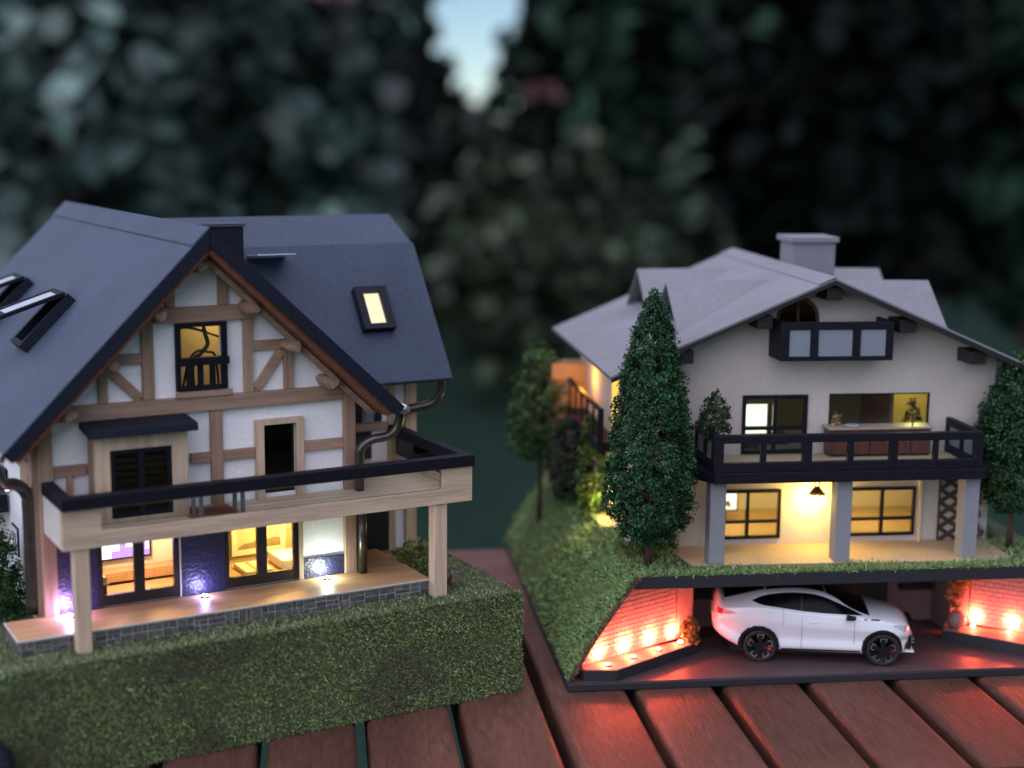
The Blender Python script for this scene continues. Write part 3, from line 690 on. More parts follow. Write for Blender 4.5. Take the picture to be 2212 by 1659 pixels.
# ------------------------------------------------------------------ plants
def clump(name, mat, cen, rad, n, size, tint, tvar=.35, parent=None, up=.3, flat=1.0, out=None, fold=.15, soft=False):
    cen = np.asarray(cen); k = len(cen); rad = np.broadcast_to(np.asarray(rad), (k,))
    idx = np.repeat(np.arange(k), n)
    p = cen[idx] + unit(RNG.normal(size=(k * n, 3))) * (rad[idx] * RNG.uniform(.3, 1.0, k * n) ** .6)[:, None] * np.array([1, 1, flat])
    ct = np.clip(1 + tvar * RNG.normal(size=(k, 1)), .4, 2.0)
    t = np.asarray(tint)[None, :] * ct[idx] * np.clip(1 + .3 * RNG.normal(size=(k * n, 1)), .4, 2.2)
    return part(name, quads_mesh(name, leaves(p, size, None, up, None if out is None else out[idx], fold, soft), t, mat), mat, parent)

def model_tree(name, label, loc, prof, h0, tint, n_cl=520, per=16, size=.016, trunk=.018, group=None, tvar=.3, crad=.026):
    """small tree of foliage clumps: prof is a list of (height, radius) for the crown"""
    t = thing(name, label, 'tree', loc, 0, group)
    hs = np.array([p[0] for p in prof]); rs_ = np.array([p[1] for p in prof])
    z = RNG.uniform(hs[0], hs[-1], n_cl * 4); r = np.interp(z, hs, rs_)
    ok = RNG.uniform(size=len(z)) < (r / rs_.max()); z = z[ok][:n_cl]; r = r[ok][:n_cl]; k = len(z)
    a = RNG.uniform(0, 2 * math.pi, k); q = r * np.sqrt(np.where(RNG.uniform(size=k) < .75, RNG.uniform(.72, 1.0, k), RNG.uniform(.2, .72, k))) * (1 + .07 * np.sin(a * 5 + z * 14) + .06 * np.sin(a * 9 - z * 23))
    cen = np.stack([q * np.cos(a), q * np.sin(a), z], 1)
    out = unit(np.stack([np.cos(a), np.sin(a), np.full(k, .35)], 1))
    cr = clump('crown', 'leaf', cen, crad * RNG.uniform(.7, 1.3, k), per, size, tint, tvar, t, .15, out=out, fold=.2)
    ht = hs[-1] * .85
    part('trunk', MB().tube([(0, 0, 0), (.004, 0, h0 * .6), (0, .003, h0), (0, 0, ht)], [trunk, trunk * .85, trunk * .7, trunk * .15], 8), 'bark', t, smooth=True)
    br = MB()
    for i in range(18):
        a = 2.4 * i; zz = h0 + (ht - h0) * (i / 18) ** 1.2; rr = float(np.interp(zz + .1, hs, rs_)) * .85
        br.tube([(0, 0, zz), (rr * .5 * math.cos(a), rr * .5 * math.sin(a), zz + .03 * hs[-1]), (rr * math.cos(a), rr * math.sin(a), zz + .07 * hs[-1])], [trunk * .38, trunk * .25, trunk * .1], 5)
    part('branches', br, 'twig', t, smooth=True)
    return t

def bush(name, label, loc, rx, rz, tint, n_cl=60, per=14, size=.014, crad=.022, group=None, cat='bush', stem=True):
    t = thing(name, label, cat, loc, 0, group)
    d = unit(RNG.normal(size=(n_cl, 3))); d[:, 2] = np.abs(d[:, 2]) * 1.0
    cen = d * (RNG.uniform(.3, 1, (n_cl, 1)) ** .5) * np.array([rx, rx, rz])
    clump('foliage', 'leaf', cen, crad, per, size, tint, .3, t, .2, out=d)
    if stem:
        br = MB()
        for i in range(7):
            a = i * 2.3; br.tube([(0, 0, 0), (rx * .4 * math.cos(a), rx * .4 * math.sin(a), rz * .4), (rx * .75 * math.cos(a), rx * .75 * math.sin(a), rz * .75)], [.006, .004, .002], 5)
        part('stems', br, 'twig', t)
    return t
bush('green_bush', 'bright green mossy bush behind the right balcony post', F1.g(-.30, .56, GT), .15, .17, (.13, .21, .035), 90, 14, .016, .024)
bush('grey_bush', 'small grey twiggy bush beside the right balcony post', F1.g(-.265, .30, GT), .065, .085, (.22, .19, .175), 40, 14, .012, .016)
bush('conifer_bush', 'dark green conifer bush left of the terrace', F1.g(-2.36, .86, GT), .165, .52, (.028, .085, .020), 430, 18, .018, .026)
bush('low_grass_tuft', 'pale tuft of grass at the terrace end of the gravel', F1.g(-.12, .86, GT), .05, .05, (.10, .15, .08), 18, 14, .014, .018, stem=False)

# ------------------------------------------------------------------ base of the chalet with the open garage
GB = thing('hillside_diorama', 'grassy hill base with an open red-lit garage under the chalet', 'model base', F2.o, F2.yaw)
GW = .565
part('base_plate', MB().box(0, 2.95, 0, 2.75, 0, .038), 'base_black', GB, .004)
part('driveway', MB().box(.02, 2.93, .012, .80, .0382, .0405), 'asphalt', GB)
part('ceiling_slab', MB().box(.33, 2.62, .05, 2.66, .500, GW), 'base_black', GB, .003)
LW = .095
part('ledge', MB().prism([(.070, .065), (.085, .035), (.25, .018), (.765, .392), (.73, .4485), (.10, .16)], 'xy', .0408, LW), 'base_black', GB, .002)
part('ledge', MB().prism([(2.122, .462), (2.20, .5395), (2.86, .22), (2.88, .05), (2.64, .03)], 'xy', .0408, LW), 'base_black', GB, .002)
LEDT = M['ledge_top'] = wood('ledge_top', (.30, .20, .16), 0, .15)
part('ledge_top', MB().prism([(.080, .066), (.092, .040), (.248, .022), (.755, .392), (.73, .445), (.10, .158)], 'xy', LW + .0003, LW + .004), 'ledge_top', GB)
part('ledge_top', MB().prism([(2.130, .462), (2.20, .535), (2.855, .218), (2.875, .054), (2.645, .034)], 'xy', LW + .0003, LW + .004), 'ledge_top', GB)

def hill_w(a): return .042 + (GW + .004 - .042) * (a ** .92)
def hill_u(a): return .012 + .335 * a
def hill_top_at(u): return hill_w(min(1, max(0, (u - .012) / .335)))
brick_full = mesh_of('brick', MB().add([(0, .003, 0), (.0485, .003, 0), (.0485, .003, .0225), (0, .003, .0225), (.0012, -.0028, .0012), (.0473, -.0028, .0012), (.0473, -.0028, .0213), (.0012, -.0028, .0213)], [(4, 5, 6, 7), (0, 1, 5, 4), (1, 2, 6, 5), (2, 3, 7, 6), (3, 0, 4, 7)])); brick_full.materials.append(M['brick'])
brick_half = mesh_of('brick', MB().add([(0, .003, 0), (.0235, .003, 0), (.0235, .003, .0225), (0, .003, .0225), (.0012, -.0028, .0012), (.0223, -.0028, .0012), (.0223, -.0028, .0213), (.0012, -.0028, .0213)], [(4, 5, 6, 7), (0, 1, 5, 4), (1, 2, 6, 5), (2, 3, 7, 6), (3, 0, 4, 7)])); brick_half.materials.append(M['brick'])
def brick_wall(A, B, limit):
    A = Vector(A); B = Vector(B); L = (B - A).length; ang = math.atan2(B.y - A.y, B.x - A.x)
    zs = [LW + .005, .498]
    ns = 26; bot = []; top = []
    for i in range(ns + 1):
        p = A + (B - A) * i / ns; t = min(.498, limit(p.x)); bot.append((L * i / ns, LW + .0045)); top.append((L * i / ns, max(LW + .006, t - .004)))
    w = part('brick_wall', MB().prism(bot + top[::-1], 'xz', .002, .025), 'brick_joint', GB); w.location = (A.x, A.y, 0); w.rotation_euler = (0, 0, ang)
    z = LW + .006; row = 0
    while z < .495:
        s = -.025 if row % 2 else 0.0
        while s < L - .01:
            half = s < 0 or s + .05 > L
            s0 = max(0, s)
            if s0 + .0235 <= L:
                u = (A + (B - A) * (s0 / L)).x
                if z + .0225 <= min(.499, limit(u) - .002):
                    o = part('brick', brick_half if half else brick_full, 'brick', w, loc=(s0, .0015 + rs.uniform(-.0008, .0008), z))
            s += .05
        z += .0250; row += 1
    return w
brick_wall((.075, .085), (.648, .45), hill_top_at)
brick_wall((2.305, .535), (2.80, .16), lambda u: .6)
part('pillar', MB().box(.650, .735, .452, .50, LW + .0045, .4995), 'garage_wall', GB); part('pillar', MB().box(2.20, 2.302, .541, .60, LW + .0045, .4995), 'garage_wall', GB)
part('garage_side', MB().box(.70, .735, .5005, .82, .041, .4995), 'garage_wall', GB); part('garage_side', MB().box(2.20, 2.235, .6005, .82, .041, .4995), 'garage_wall', GB)
gw = part('garage_back', plate(rect(.7355, 2.1995, .041, .4995), [rect(1.155, 1.94, .042, .45)], 'xz', .80, .82), 'garage_wall', GB)
part('garage_door', MB().box(1.1552, 1.9398, .806, .818, .0422, .4498), 'black', gw)
part('black_wall_plate', MB().box(.76, .93, .794, .7995, .20, .28), 'black', gw); part('wall_shelf', MB().box(2.0, 2.19, .75, .7995, .23, .26), 'black', gw)  # first part: flat black plate standing proud of the back wall

# hill skins, left in view and right beyond the frame
def skin(mirror):
    mb = MB(); nu, nv = 26, 90
    def fn(a, b, off=0.0):
        u = hill_u(a); v = .035 + (2.70 - .035) * b; edge = min(1, b * 14)
        w = hill_w(a) + edge * (.016 * lump(u, v, 0, 3.2) + .007 * lump(u, v, 3, 9)) * math.sin(math.pi * min(1, a * 1.0)) ** .5 + .012 * math.sin(math.pi * a)
        u2 = u - .018 * math.sin(math.pi * a) * edge - off * .8; w2 = w - off
        return (2.95 - u2 if mirror else u2, v, max(.0385, w2))
    add_grid(mb, lambda a, b: fn(a, b), nu, nv)
    edge = MB(); add_grid(edge, lambda a, b: (lambda p, q: tuple(p[i] + (q[i] - p[i]) * b for i in range(3)))(fn(a, 0), (lambda t: (t[0] + (-.016 if mirror else .016), t[1] + .012, max(.0385, t[2] - .016)))(fn(a, 0))), nu, 1)
    mb.add(edge.v, edge.f)
    return mb, fn
smb, sfn = skin(False); part('hill_skin', smb, 'soil', GB)
rmb, _ = skin(True); part('hill_skin', rmb, 'soil', GB)
part('hill_back', MB().prism([(.02, .039), (2.93, .039), (2.6, .56), (.35, .56)], 'xz', 2.665, 2.70), 'soil', GB)
def hill_fib(n, blo, bhi, ln, wd):
    a = RNG.uniform(0, 1.0, n); b = blo + (bhi - blo) * RNG.uniform(0, 1, n)
    p = np.array([sfn(x, y) for x, y in zip(a, b)])
    return fibres(p, np.tile([-.75, -.1, .65], (n, 1)), ln, wd, None, 1.4), a
def hill_tint(n):
    t = fibre_tint(n, 3.0, .8); k = RNG.uniform(size=(n, 1)) < .35
    return np.where(k, np.array([.25, .31, .10]) * RNG.uniform(.6, 1.2, (n, 1)), t * np.array([.9, 1.15, .95]))
P1, _ = hill_fib(9000, 0, .25, .022, .003); P2, _ = hill_fib(8000, .2, 1, .026, .0042)
n = 9000
gu = RNG.uniform(.33, 2.62, n); gv = .052 + RNG.uniform(0, 1, n) ** 2.0 * .5
kp = (gv < .175 + .03 * np.sin(gu * 9)) | (gu < .62 - .2 * (gv > .3)) | (gu > 2.26); gu, gv = gu[kp], gv[kp]; n3 = len(gu)
P3 = fibres(np.stack([gu, gv, np.full(n3, GW + .001)], 1), np.tile([0, -.25, 1.0], (n3, 1)), .022, .0032, None, 1.0)
n4 = 4200
P4 = fibres(np.stack([RNG.uniform(.33, .62, n4), RNG.uniform(.3, 2.6, n4), np.full(n4, GW + .001)], 1), np.tile([0, 0, 1.0], (n4, 1)), .024, .004, None, 1.0)
n5 = 900    # frayed fringe along the cut skin edge, lamp glow put into its tint
ee = np.array([sfn(x, 0) for x in RNG.uniform(0, 1, n5)])
P5 = fibres(ee, np.tile([.3, -.8, .2], (n5, 1)), .026, .0022, None, 1.6)
TT5 = np.tile([.20, .14, .08], (n5, 1)) * RNG.uniform(.5, 1.3, (n5, 1))
gf = part('grass_fibres', quads_mesh('grass_fibres', np.concatenate([P1, P2, P3, P4, P5]), np.concatenate([hill_tint(9000), hill_tint(8000), hill_tint(n3), hill_tint(n4), TT5]), 'flock'), 'flock', GB); gf['kind'] = 'stuff'
part('turf', MB().box(.335, 2.61, .055, 2.65, GW + .0003, GW + .003), 'soil', GB)
part('patio_floor', MB().prism([(.66, .20), (2.23, .155), (2.36, .20), (2.36, .5595), (.60, .5595)], 'xy', GW + .0033, GW + .008), 'patio', GB)
part('path_slab', MB().prism([(.33, .98), (.42, .98), (.42, 1.32), (.36, 1.32)], 'xy', GW + .0033, GW + .012), 'patio', GB)

GL = 'garage wall spotlights'
lefts = [(.216, .085), (.364, .184), (.515, .283), (.655, .378)]
ln_ = Vector((-.537, .843, 0))
names = ['spotlight on the left garage ledge nearest the grass edge', 'second garage spotlight from the grass edge on the left ledge', 'third garage spotlight from the grass edge on the left ledge', 'spotlight at the inner end of the left garage ledge']
RED = (1.0, .095, .04)
for k, (u, v) in enumerate(lefts):
    led_spot(names[k], F2.g(u, v, LW + .0042), F2.yaw, GL, (1, .9, .75), 40, .012)
    nx = Vector((-.537, .843)); p = F2.g(u + nx.x * .028, v + nx.y * .028, LW + .045); aim = F2.g(u + nx.x * .09, v + nx.y * .09, LW + .07)
    lamp('garage_light', p, RED, .75, radius=.006, spot=R(130), aim=aim, blend=.6); lamp('garage_light', p, RED, .30, radius=.006)
for k, (u, v) in enumerate([(2.30, .468), (2.452, .352), (2.60, .24)]):
    led_spot(['spotlight at the inner end of the right garage ledge', 'garage spotlight near the right picture edge on the right ledge', 'outermost spotlight on the right garage ledge'][k], F2.g(u, v, LW + .0042), F2.yaw, GL, (1, .9, .75), 40, .012)
    nx = Vector((.604, .797)); p = F2.g(u + nx.x * .028, v + nx.y * .028, LW + .045); aim = F2.g(u + nx.x * .09, v + nx.y * .09, LW + .07)
    lamp('garage_light', p, RED, .75, radius=.006, spot=R(130), aim=aim, blend=.6); lamp('garage_light', p, RED, .30, radius=.006)
bush('garage_bush', 'dry yellowish bush at the end of the left garage ledge', F2.g(.715, .405, LW + .004), .055, .13, (.22, .17, .05), 42, 12, .02, .02)
vz = thing('flower_vase', 'round reddish vase of hanging yellow flowers on the right garage ledge', 'vase', F2.g(2.205, .47, LW + .004), F2.yaw)
part('vase_body', MB().lathe([(.018, 0), (.04, .012), (.052, .04), (.046, .07), (.028, .09), (.024, .098)], n=20), 'terracotta', vz, smooth=True)
fc = []
for i in range(34):
    a = RNG.uniform(0, 6.28); r = RNG.uniform(.01, .055); fc.append((r * math.cos(a), r * math.sin(a), .12 + RNG.uniform(0, .17)))
clump('flowers', 'leaf', np.array(fc), .016, 10, .022, (.36, .22, .06), .3, vz, .0)
sm = MB()
for i in range(6): sm.tube([(0, 0, .08), (.03 * math.cos(i), .03 * math.sin(i), .18), (.05 * math.cos(i), .05 * math.sin(i), .26)], .003, 5)
part('stems', sm, 'twig', vz)

# ------------------------------------------------------------------ chalet
H2 = thing('chalet_house', 'pale rendered chalet with mauve roof, dormers and dark balconies above the garage', 'house', F2.o, F2.yaw)
W2 = .56; FZ = GW + .008
def r2(u): return 2.017 - .43 * abs(u - 1.40)
arch = [(1.163, 1.66)] + [(1.279 + .116 * math.cos(R(a)), 1.785 + .116 * math.sin(R(a))) for a in range(180, -1, -15)] + [(1.395, 1.66)]
w1 = rect(.862, 1.226, .605, .872); w2_ = rect(1.60, 1.972, .605, .872); d1 = rect(.997, 1.351, 1.068, 1.382); w3 = rect(1.468, 2.024, 1.213, 1.384)
part('front_wall', plate([(.42, GW + .003), (2.384, GW + .003), (2.384, r2(2.384) - .030), (1.40, 1.985), (.42, r2(.42) - .030)], [w1, w2_, d1, w3, arch], 'xz', W2, W2 + .03), 'plaster_warm', H2)
part('left_wall', plate(rect(.5905, 2.2, GW + .003, 1.54), [rect(.98, 1.16, 1.09, 1.40)], 'yz', .42, .45), 'plaster_warm', H2)
part('right_wall', MB().box(2.354, 2.384, .5905, 2.2, GW + .003, 1.54), 'plaster_warm', H2)
part('back_wall', MB().prism([(.451, GW + .003), (2.353, GW + .003), (2.353, 1.53), (1.40, 1.95), (.451, 1.53)], 'xz', 2.17, 2.2), 'plaster_warm', H2)
part('wall_return', MB().box(1.985, 2.0, .535, .5595, FZ, 1.0), 'cream', H2)
rl = part('roof_slope', MB().prism([(1.40, 2.017), (.25, 1.5225), (.256, 1.498), (1.40, 1.992)], 'xz', .35, 2.30), 'mauve_roof', H2, .003)
rr = part('roof_slope', MB().prism([(1.401, 2.017), (2.55, 1.5225), (2.544, 1.498), (1.401, 1.992)], 'xz', .35, 2.30), 'mauve_roof', H2, .003)
part('verge_board', MB().prism([(1.40, 2.004), (.254, 1.512), (.256, 1.492), (1.40, 1.984)], 'xz', .340, .3495), 'black', rl)
part('verge_board', MB().prism([(1.401, 2.004), (2.546, 1.512), (2.544, 1.486), (1.401, 1.978)], 'xz', .340, .3495), 'black', rr)
part('ridge_strip', MB().prism([(1.40, 2.024), (1.315, 1.987), (1.315, 1.980), (1.40, 2.0175)], 'xz', .345, 2.302), 'mauve_roof', rl)
for u0, u1 in ((1.372, 1.455), (1.012, 1.092), (1.768, 1.856), (2.160, 2.245), (.60, .685)):
    um = (u0 + u1) / 2; t = r2(um) - .045
    part('bracket', MB().box(u0, u1, .385, .5595, t - .068, t), 'black', H2, .003)
ch = part('chimney', MB().box(1.445, 1.690, 1.20, 1.44, 1.8, 2.135), 'mauve_roof', H2, .003); part('chimney_cap', MB().box(1.425, 1.705, 1.18, 1.46, 2.1352, 2.166), 'mauve_roof', ch, .004)
def dormer(v, mirror, parent):
    f = (lambda p: (2.80 - p[0], p[1], p[2])) if mirror else (lambda p: p)
    ridge_f, ridge_b = (.66, v, 1.945), (1.255, v, 1.952)
    e0, e1 = (.66, v - .31, 1.700), (.66, v + .31, 1.700)
    dn = (0, 0, -.016)
    def sl(a, b, c):
        q = [a, b, c] + [tuple(x + y for x, y in zip(p, dn)) for p in (a, b, c)]
        return MB().add([f(p) for p in q], [(0, 1, 2), (5, 4, 3), (0, 3, 4, 1), (1, 4, 5, 2), (2, 5, 3, 0)])
    d = part('dormer', sl(ridge_f, ridge_b, e0), 'mauve_roof', parent); part('dormer_slope', sl(ridge_f, ridge_b, e1), 'mauve_roof', d)
    g = .72
    part('dormer_face', MB().add([f(p) for p in ((g, v - .26, 1.722), (g, v + .26, 1.722), (g, v, 1.925), (g + .02, v - .26, 1.73), (g + .02, v + .26, 1.73), (g + .02, v, 1.925))], [(0, 1, 2), (5, 4, 3), (0, 3, 4, 1), (1, 4, 5, 2), (2, 5, 3, 0)]), 'black', d)  # shade of the open gable put in as a flat black face
for v in (.946, 1.70): dormer(v, False, rl); dormer(v, True, rr)

# windows and doors
def win(name, r, nx, nz, y0, y1, bw, mat='dark_paint', glass='glass', y_g=None):
    (x0, z0), _, (x1, z1), _ = r; hs = []; W = (x1 - x0 - bw * (nx + 1)) / nx
    zz = [z0 + bw] + [None] * 0
    cuts = [z0, *nz, z1]
    for i in range(nx):
        for j in range(len(cuts) - 1):
            hs.append(rect(x0 + bw + i * (W + bw), x0 + bw + i * (W + bw) + W, cuts[j] + (bw if j == 0 else bw / 2), cuts[j + 1] - (bw if j == len(cuts) - 2 else bw / 2)))
    o = part(name, plate(rect(x0 + .0005, x1 - .0005, z0 + .0005, z1 - .0005), hs, 'xz', y0, y1), mat, H2, .002)
    for h in hs: part('glass_pane', MB().box(h[0][0] + .0002, h[1][0] - .0002, (y0 + y1) / 2 - .002, (y0 + y1) / 2 + .002, h[0][1] + .0002, h[2][1] - .0002), glass, o)
    return o
win('ground_window', w1, 2, [.70], .548, .575, .016); win('ground_window', w2_, 2, [.70], .548, .575, .016)
win('balcony_door', d1, 2, [1.205], .548, .575, .020)
win('kitchen_window', w3, 1, [], .562, .58, .008)
aw2 = part('arch_window', plate([(x, z) for x, z in arch], [[(x * .86 + 1.279 * .14, z * .86 + 1.785 * .14) for x, z in arch]], 'xz', .556, .574), 'lattice', H2)
part('glass_pane', MB().prism([(x * .85 + 1.279 * .15, z * .85 + 1.785 * .15) for x, z in arch], 'xz', .563, .567), 'smoke_glass', aw2); part('mullion', MB().box(1.272, 1.286, .557, .573, 1.68, 1.888), 'lattice', aw2)
# attic balcony box
ab = part('attic_balcony', plate(rect(1.128, 1.722, 1.592, 1.792), [rect(1.172, 1.282, 1.615, 1.752), rect(1.325, 1.505, 1.615, 1.752), rect(1.548, 1.682, 1.615, 1.752)], 'xz', .345, .365), 'dark_paint', H2, .003)
for a in ((1.1722, 1.2818), (1.3252, 1.5048), (1.5482, 1.6818)): part('white_panel', MB().box(a[0], a[1], .352, .36, 1.6152, 1.7518), 'white_board', ab)
part('balcony_side', MB().box(1.128, 1.146, .3655, .5595, 1.592, 1.792), 'dark_paint', ab); part('balcony_side', MB().box(1.704, 1.722, .3655, .5595, 1.592, 1.792), 'dark_paint', ab); part('balcony_floor', MB().box(1.1462, 1.7038, .3655, .5595, 1.592, 1.61), 'dark_paint', ab)
# main balcony
part('balcony_slab', MB().prism([(.752, .142), (2.165, .142), (2.235, .25), (2.235, .5595), (.685, .5595), (.685, .25)], 'xy', 1.005, 1.060), 'dark_paint', H2, .003)
part('balcony_floor', MB().prism([(.77, .19), (2.13, .19), (2.13, .5595), (.77, .5595)], 'xy', 1.0602, 1.064), 'patio', H2)
posts = [(.745, .795), (.987, 1.013), (1.202, 1.250), (1.439, 1.467), (1.658, 1.699), (1.891, 1.913), (2.109, 2.151)]
br = part('balcony_front', plate(rect(.745, 2.151, 1.0605, 1.250), [rect(posts[i][1], posts[i + 1][0], 1.108, 1.209) for i in range(6)], 'xz', .150, .185), 'dark_paint', H2, .003)
for i in range(6): part('glass_pane', MB().box(posts[i][1] + .0003, posts[i + 1][0] - .0003, .165, .169, 1.1083, 1.2087), 'glass', br)
for x0 in (.745, 2.119):
    sd = part('balcony_side', plate(rect(.1855, .5595, 1.0605, 1.2495), [rect(.215, .345, 1.108, 1.209), rect(.375, .53, 1.108, 1.209)], 'yz', x0, x0 + .032), 'dark_paint', H2, .002)
    for a in ((.2153, .3447), (.3753, .5297)): part('white_panel', MB().box(x0 + .012, x0 + .018, a[0], a[1], 1.1083, 1.2087), 'white_board', sd)
for u0 in (.745, 1.405, 2.085): part('column', MB().box(u0, u0 + .081, .195, .285, FZ - .006, 1.0045), 'grey_col', H2, .003)
# lattice panels
for u0, u1 in ((2.105, 2.215), (2.25, 2.335)):
    lt = part('trellis', MB().box(u0 - .004, u0 + .004, .545, .556, FZ, 1.0), 'lattice', H2)
    n_ = 6; hz = (1.0 - FZ) / n_
    for i in range(n_):
        z0 = FZ + i * hz
        part('trellis_slat', MB().bar((u0, z0), (u1, z0 + hz), .022, .540, .548), 'lattice', lt); part('trellis_slat', MB().bar((u1, z0), (u0, z0 + hz), .022, .549, .557), 'lattice', lt)
# left flank balcony with warm light
part('side_balcony_slab', MB().box(.30, .4195, .95, 1.999, 1.005, 1.06), 'dark_paint', H2)
sr = part('side_railing', MB().box(.305, .325, .95, 1.999, 1.23, 1.25), 'dark_paint', H2)
part('back_annex', MB().box(.205, .4195, 2.0, 2.19, GW + .003, 1.335), 'deck_x', H2)  # lamp glow on this rendered wall put in as orange wood
for v in np.linspace(.955, 1.96, 6): part('baluster', MB().box(.309, .321, v, v + .014, 1.0605, 1.2295), 'dark_paint', sr)
part('side_post', MB().box(.30, .33, .93, .9495, 1.005, 1.25), 'dark_paint', H2)
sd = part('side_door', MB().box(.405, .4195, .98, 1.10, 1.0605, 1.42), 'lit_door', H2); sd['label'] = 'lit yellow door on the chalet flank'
# rooms
part('room_back_wall', MB().box(.451, 2.353, 1.20, 1.22, GW + .004, 1.0), 'inner_wall', H2)
part('room_floor', MB().box(.451, 2.353, .5905, 1.1995, GW + .004, .60), 'patio', H2)
part('floor_slab', MB().box(.451, 2.353, .5905, 2.16, 1.0, 1.06), 'inner_wall', H2)
part('room_back_wall', MB().box(.451, 2.353, 1.25, 1.27, 1.0605, 1.44), 'mustard_wall', H2)
part('upper_divider', MB().box(1.90, 1.92, .80, 1.2495, 1.0605, 1.44), 'garage_wall', H2)
part('floor_slab', MB().box(.451, 2.353, .5905, 2.16, 1.44, 1.46), 'inner_wall', H2)
lamp('room_lamp', F2.g(1.05, .80, .95), (1.0, .62, .16), .38, radius=.03); lamp('room_lamp', F2.g(1.78, .80, .95), (1.0, .62, .16), .36, radius=.03)
lamp('room_lamp', F2.g(2.14, 1.05, 1.40), (1.0, .85, .22), .16, radius=.02)
lamp('room_lamp', F2.g(1.22, 1.15, 1.40), (1.0, .85, .40), .012, radius=.02)
lamp('attic_lamp', F2.g(1.33, .80, 1.66), (1.0, .45, .12), .05, radius=.02)
lamp('flank_lamp', F2.g(.35, 1.70, 1.30), (1.0, .38, .045), .15, radius=.02)
lamp('path_lamp', F2.g(.37, 1.12, .72), (1.0, .78, .25), .30, radius=.02)

def th2(name, label, cat, u, v, w, group=None): return thing(name, label, cat, F2.g(u, v, w), F2.yaw, group)
cs = th2('lit_screen', 'bright white and yellow lit screen behind the left balcony door pane', 'screen', 1.10, .72, 1.135)
part('case', MB().box(-.075, .085, .0, .012, .0, .175), 'black', cs); part('screen', MB().box(-.07, .08, -.003, -.0005, .01, .168), 'screen_sheet_glow', cs); part('foot', MB().box(-.03, .04, -.02, .03, -.075, -.0005), 'black', cs)
gs = th2('lounge_picture', 'picture with glowing sheet on the wall behind the left ground floor window', 'picture', 1.0, .90, .72)
part('frame', MB().box(-.09, .09, 0, .01, -.05, .085), 'mahogany', gs); part('sheet', MB().box(-.08, .08, -.003, -.0005, -.04, .075), 'screen_sheet_glow', gs); part('ink', MB().prism([(-.05, -.02), (.0, -.01), (.05, -.03), (.04, .01), (-.02, .005)], 'xz', -.005, -.0032), 'picture_ink', gs); part('stand', MB().box(-.03, .03, .0105, .03, -.12, .0), 'mahogany', gs)  # sheet glows by itself, its brightness put in as emission
so = th2('sofa', 'low dark sofa behind the balcony door of the chalet', 'sofa', 1.18, .86, 1.0605)
part('seat', MB().box(-.16, .16, -.06, .06, .02, .055), 'garage_wall', so, .008); part('backrest', MB().box(-.16, .16, .0605, .085, .02, .10), 'garage_wall', so, .008); part('feet', MB().box(-.15, .15, -.05, .05, 0, .0195), 'black', so)
ct = th2('kitchen_counter', 'dark red wooden counter with pale worktop under the long balcony window', 'counter', 1.722, .50, 1.0645)
part('worktop', MB().box(-.292, .290, -.065, .055, .146, .158), 'worktop', ct, .003)
for k in range(5):
    x = -.278 + k * .111; p = part('cabinet_door', MB().box(x, x + .107, -.05, .054, .012, .1455), 'mahogany', ct, .002)
    part('handle', MB().box(x + .088, x + .096, -.056, -.0505, .07, .12), 'brass', p)
part('plinth', MB().box(-.27, .27, -.04, .05, 0, .0118), 'black', ct)
vs = bush('flower_posy', 'little cream flower posy at the left end of the counter', F2.g(1.50, .52, 1.2228), .022, .07, (.40, .32, .16), 14, 8, .014, .012, cat='flowers')
pt = th2('serving_plate', 'pale oval plate on the counter worktop', 'plate', 1.565, .465, 1.2228)
part('rim', MB().lathe([(.012, 0), (.03, .006), (.034, .010), (.028, .008)], n=18), 'white', pt, smooth=True); part('cloth', MB().box(-.02, .02, -.008, .008, .0105, .018), 'white_board', pt, .004)
model_tree('potted_conifer', 'tiny dark conifer standing on the counter worktop', F2.g(1.90, .48, 1.2228), [(.02, .05), (.05, .035), (.10, .022), (.16, .006)], .01, (.02, .04, .03), 40, 10, .012, .006, crad=.012)
# hanging lamp under the balcony
hl = th2('hanging_lamp', 'brass bell lamp hanging under the chalet balcony', 'lamp', 1.388, .46, .865)
part('shade', MB().lathe([(.046, 0), (.036, .016), (.022, .034), (.010, .042)], n=18), 'brass', hl, smooth=True)
part('cord', MB().tube([(-.012, 0, .04), (-.012, 0, .139)], .004, 6), 'black', hl); part('cord', MB().tube([(.012, 0, .04), (.012, 0, .139)], .004, 6), 'black', hl)
part('bulb', MB().lathe([(.004, -.012), (.014, -.006), (.014, .0), (.006, .006)], n=12), glow('bulb', (1, .85, .5), 25), hl)
lamp('bulb_light', F2.g(1.388, .475, .825), (1.0, .64, .15), .48, radius=.02)

# trees of the chalet garden
model_tree('tall_conifer', 'tall dark green conifer in front of the chalet left corner', F2.g(.445, .252, GW + .002), [(.12, .05), (.18, .14), (.29, .21), (.45, .218), (.60, .205), (.78, .180), (1.0, .145), (1.20, .088), (1.33, .04), (1.395, .004)], .20, (.019, .078, .027), 1600, 30, .0150, .022, crad=.028, tvar=.5)
model_tree('round_conifer', 'green conifer at the right picture edge beside the balcony', F2.g(2.44, .40, GW + .002), [(.20, .05), (.27, .13), (.40, .175), (.55, .19), (.72, .175), (.88, .12), (1.0, .05), (1.06, .01)], .2, (.024, .080, .028), 900, 26, .017, .02, crad=.030, tvar=.45)
model_tree('side_conifer', 'blurred green conifer behind the hill at the chalet back corner', F2.g(.15, 2.11, .28), [(.42, .05), (.50, .17), (.70, .20), (.9, .16), (1.08, .09), (1.18, .02)], .4, (.045, .10, .030), 420, 14, .026, .018, crad=.034)
model_tree('back_conifer', 'dark conifer behind the side balcony of the chalet', F2.g(.30, 1.75, .5), [(.05, .10), (.2, .15), (.4, .12), (.55, .05)], .05, (.020, .040, .022), 220, 14, .026, .015, crad=.034)
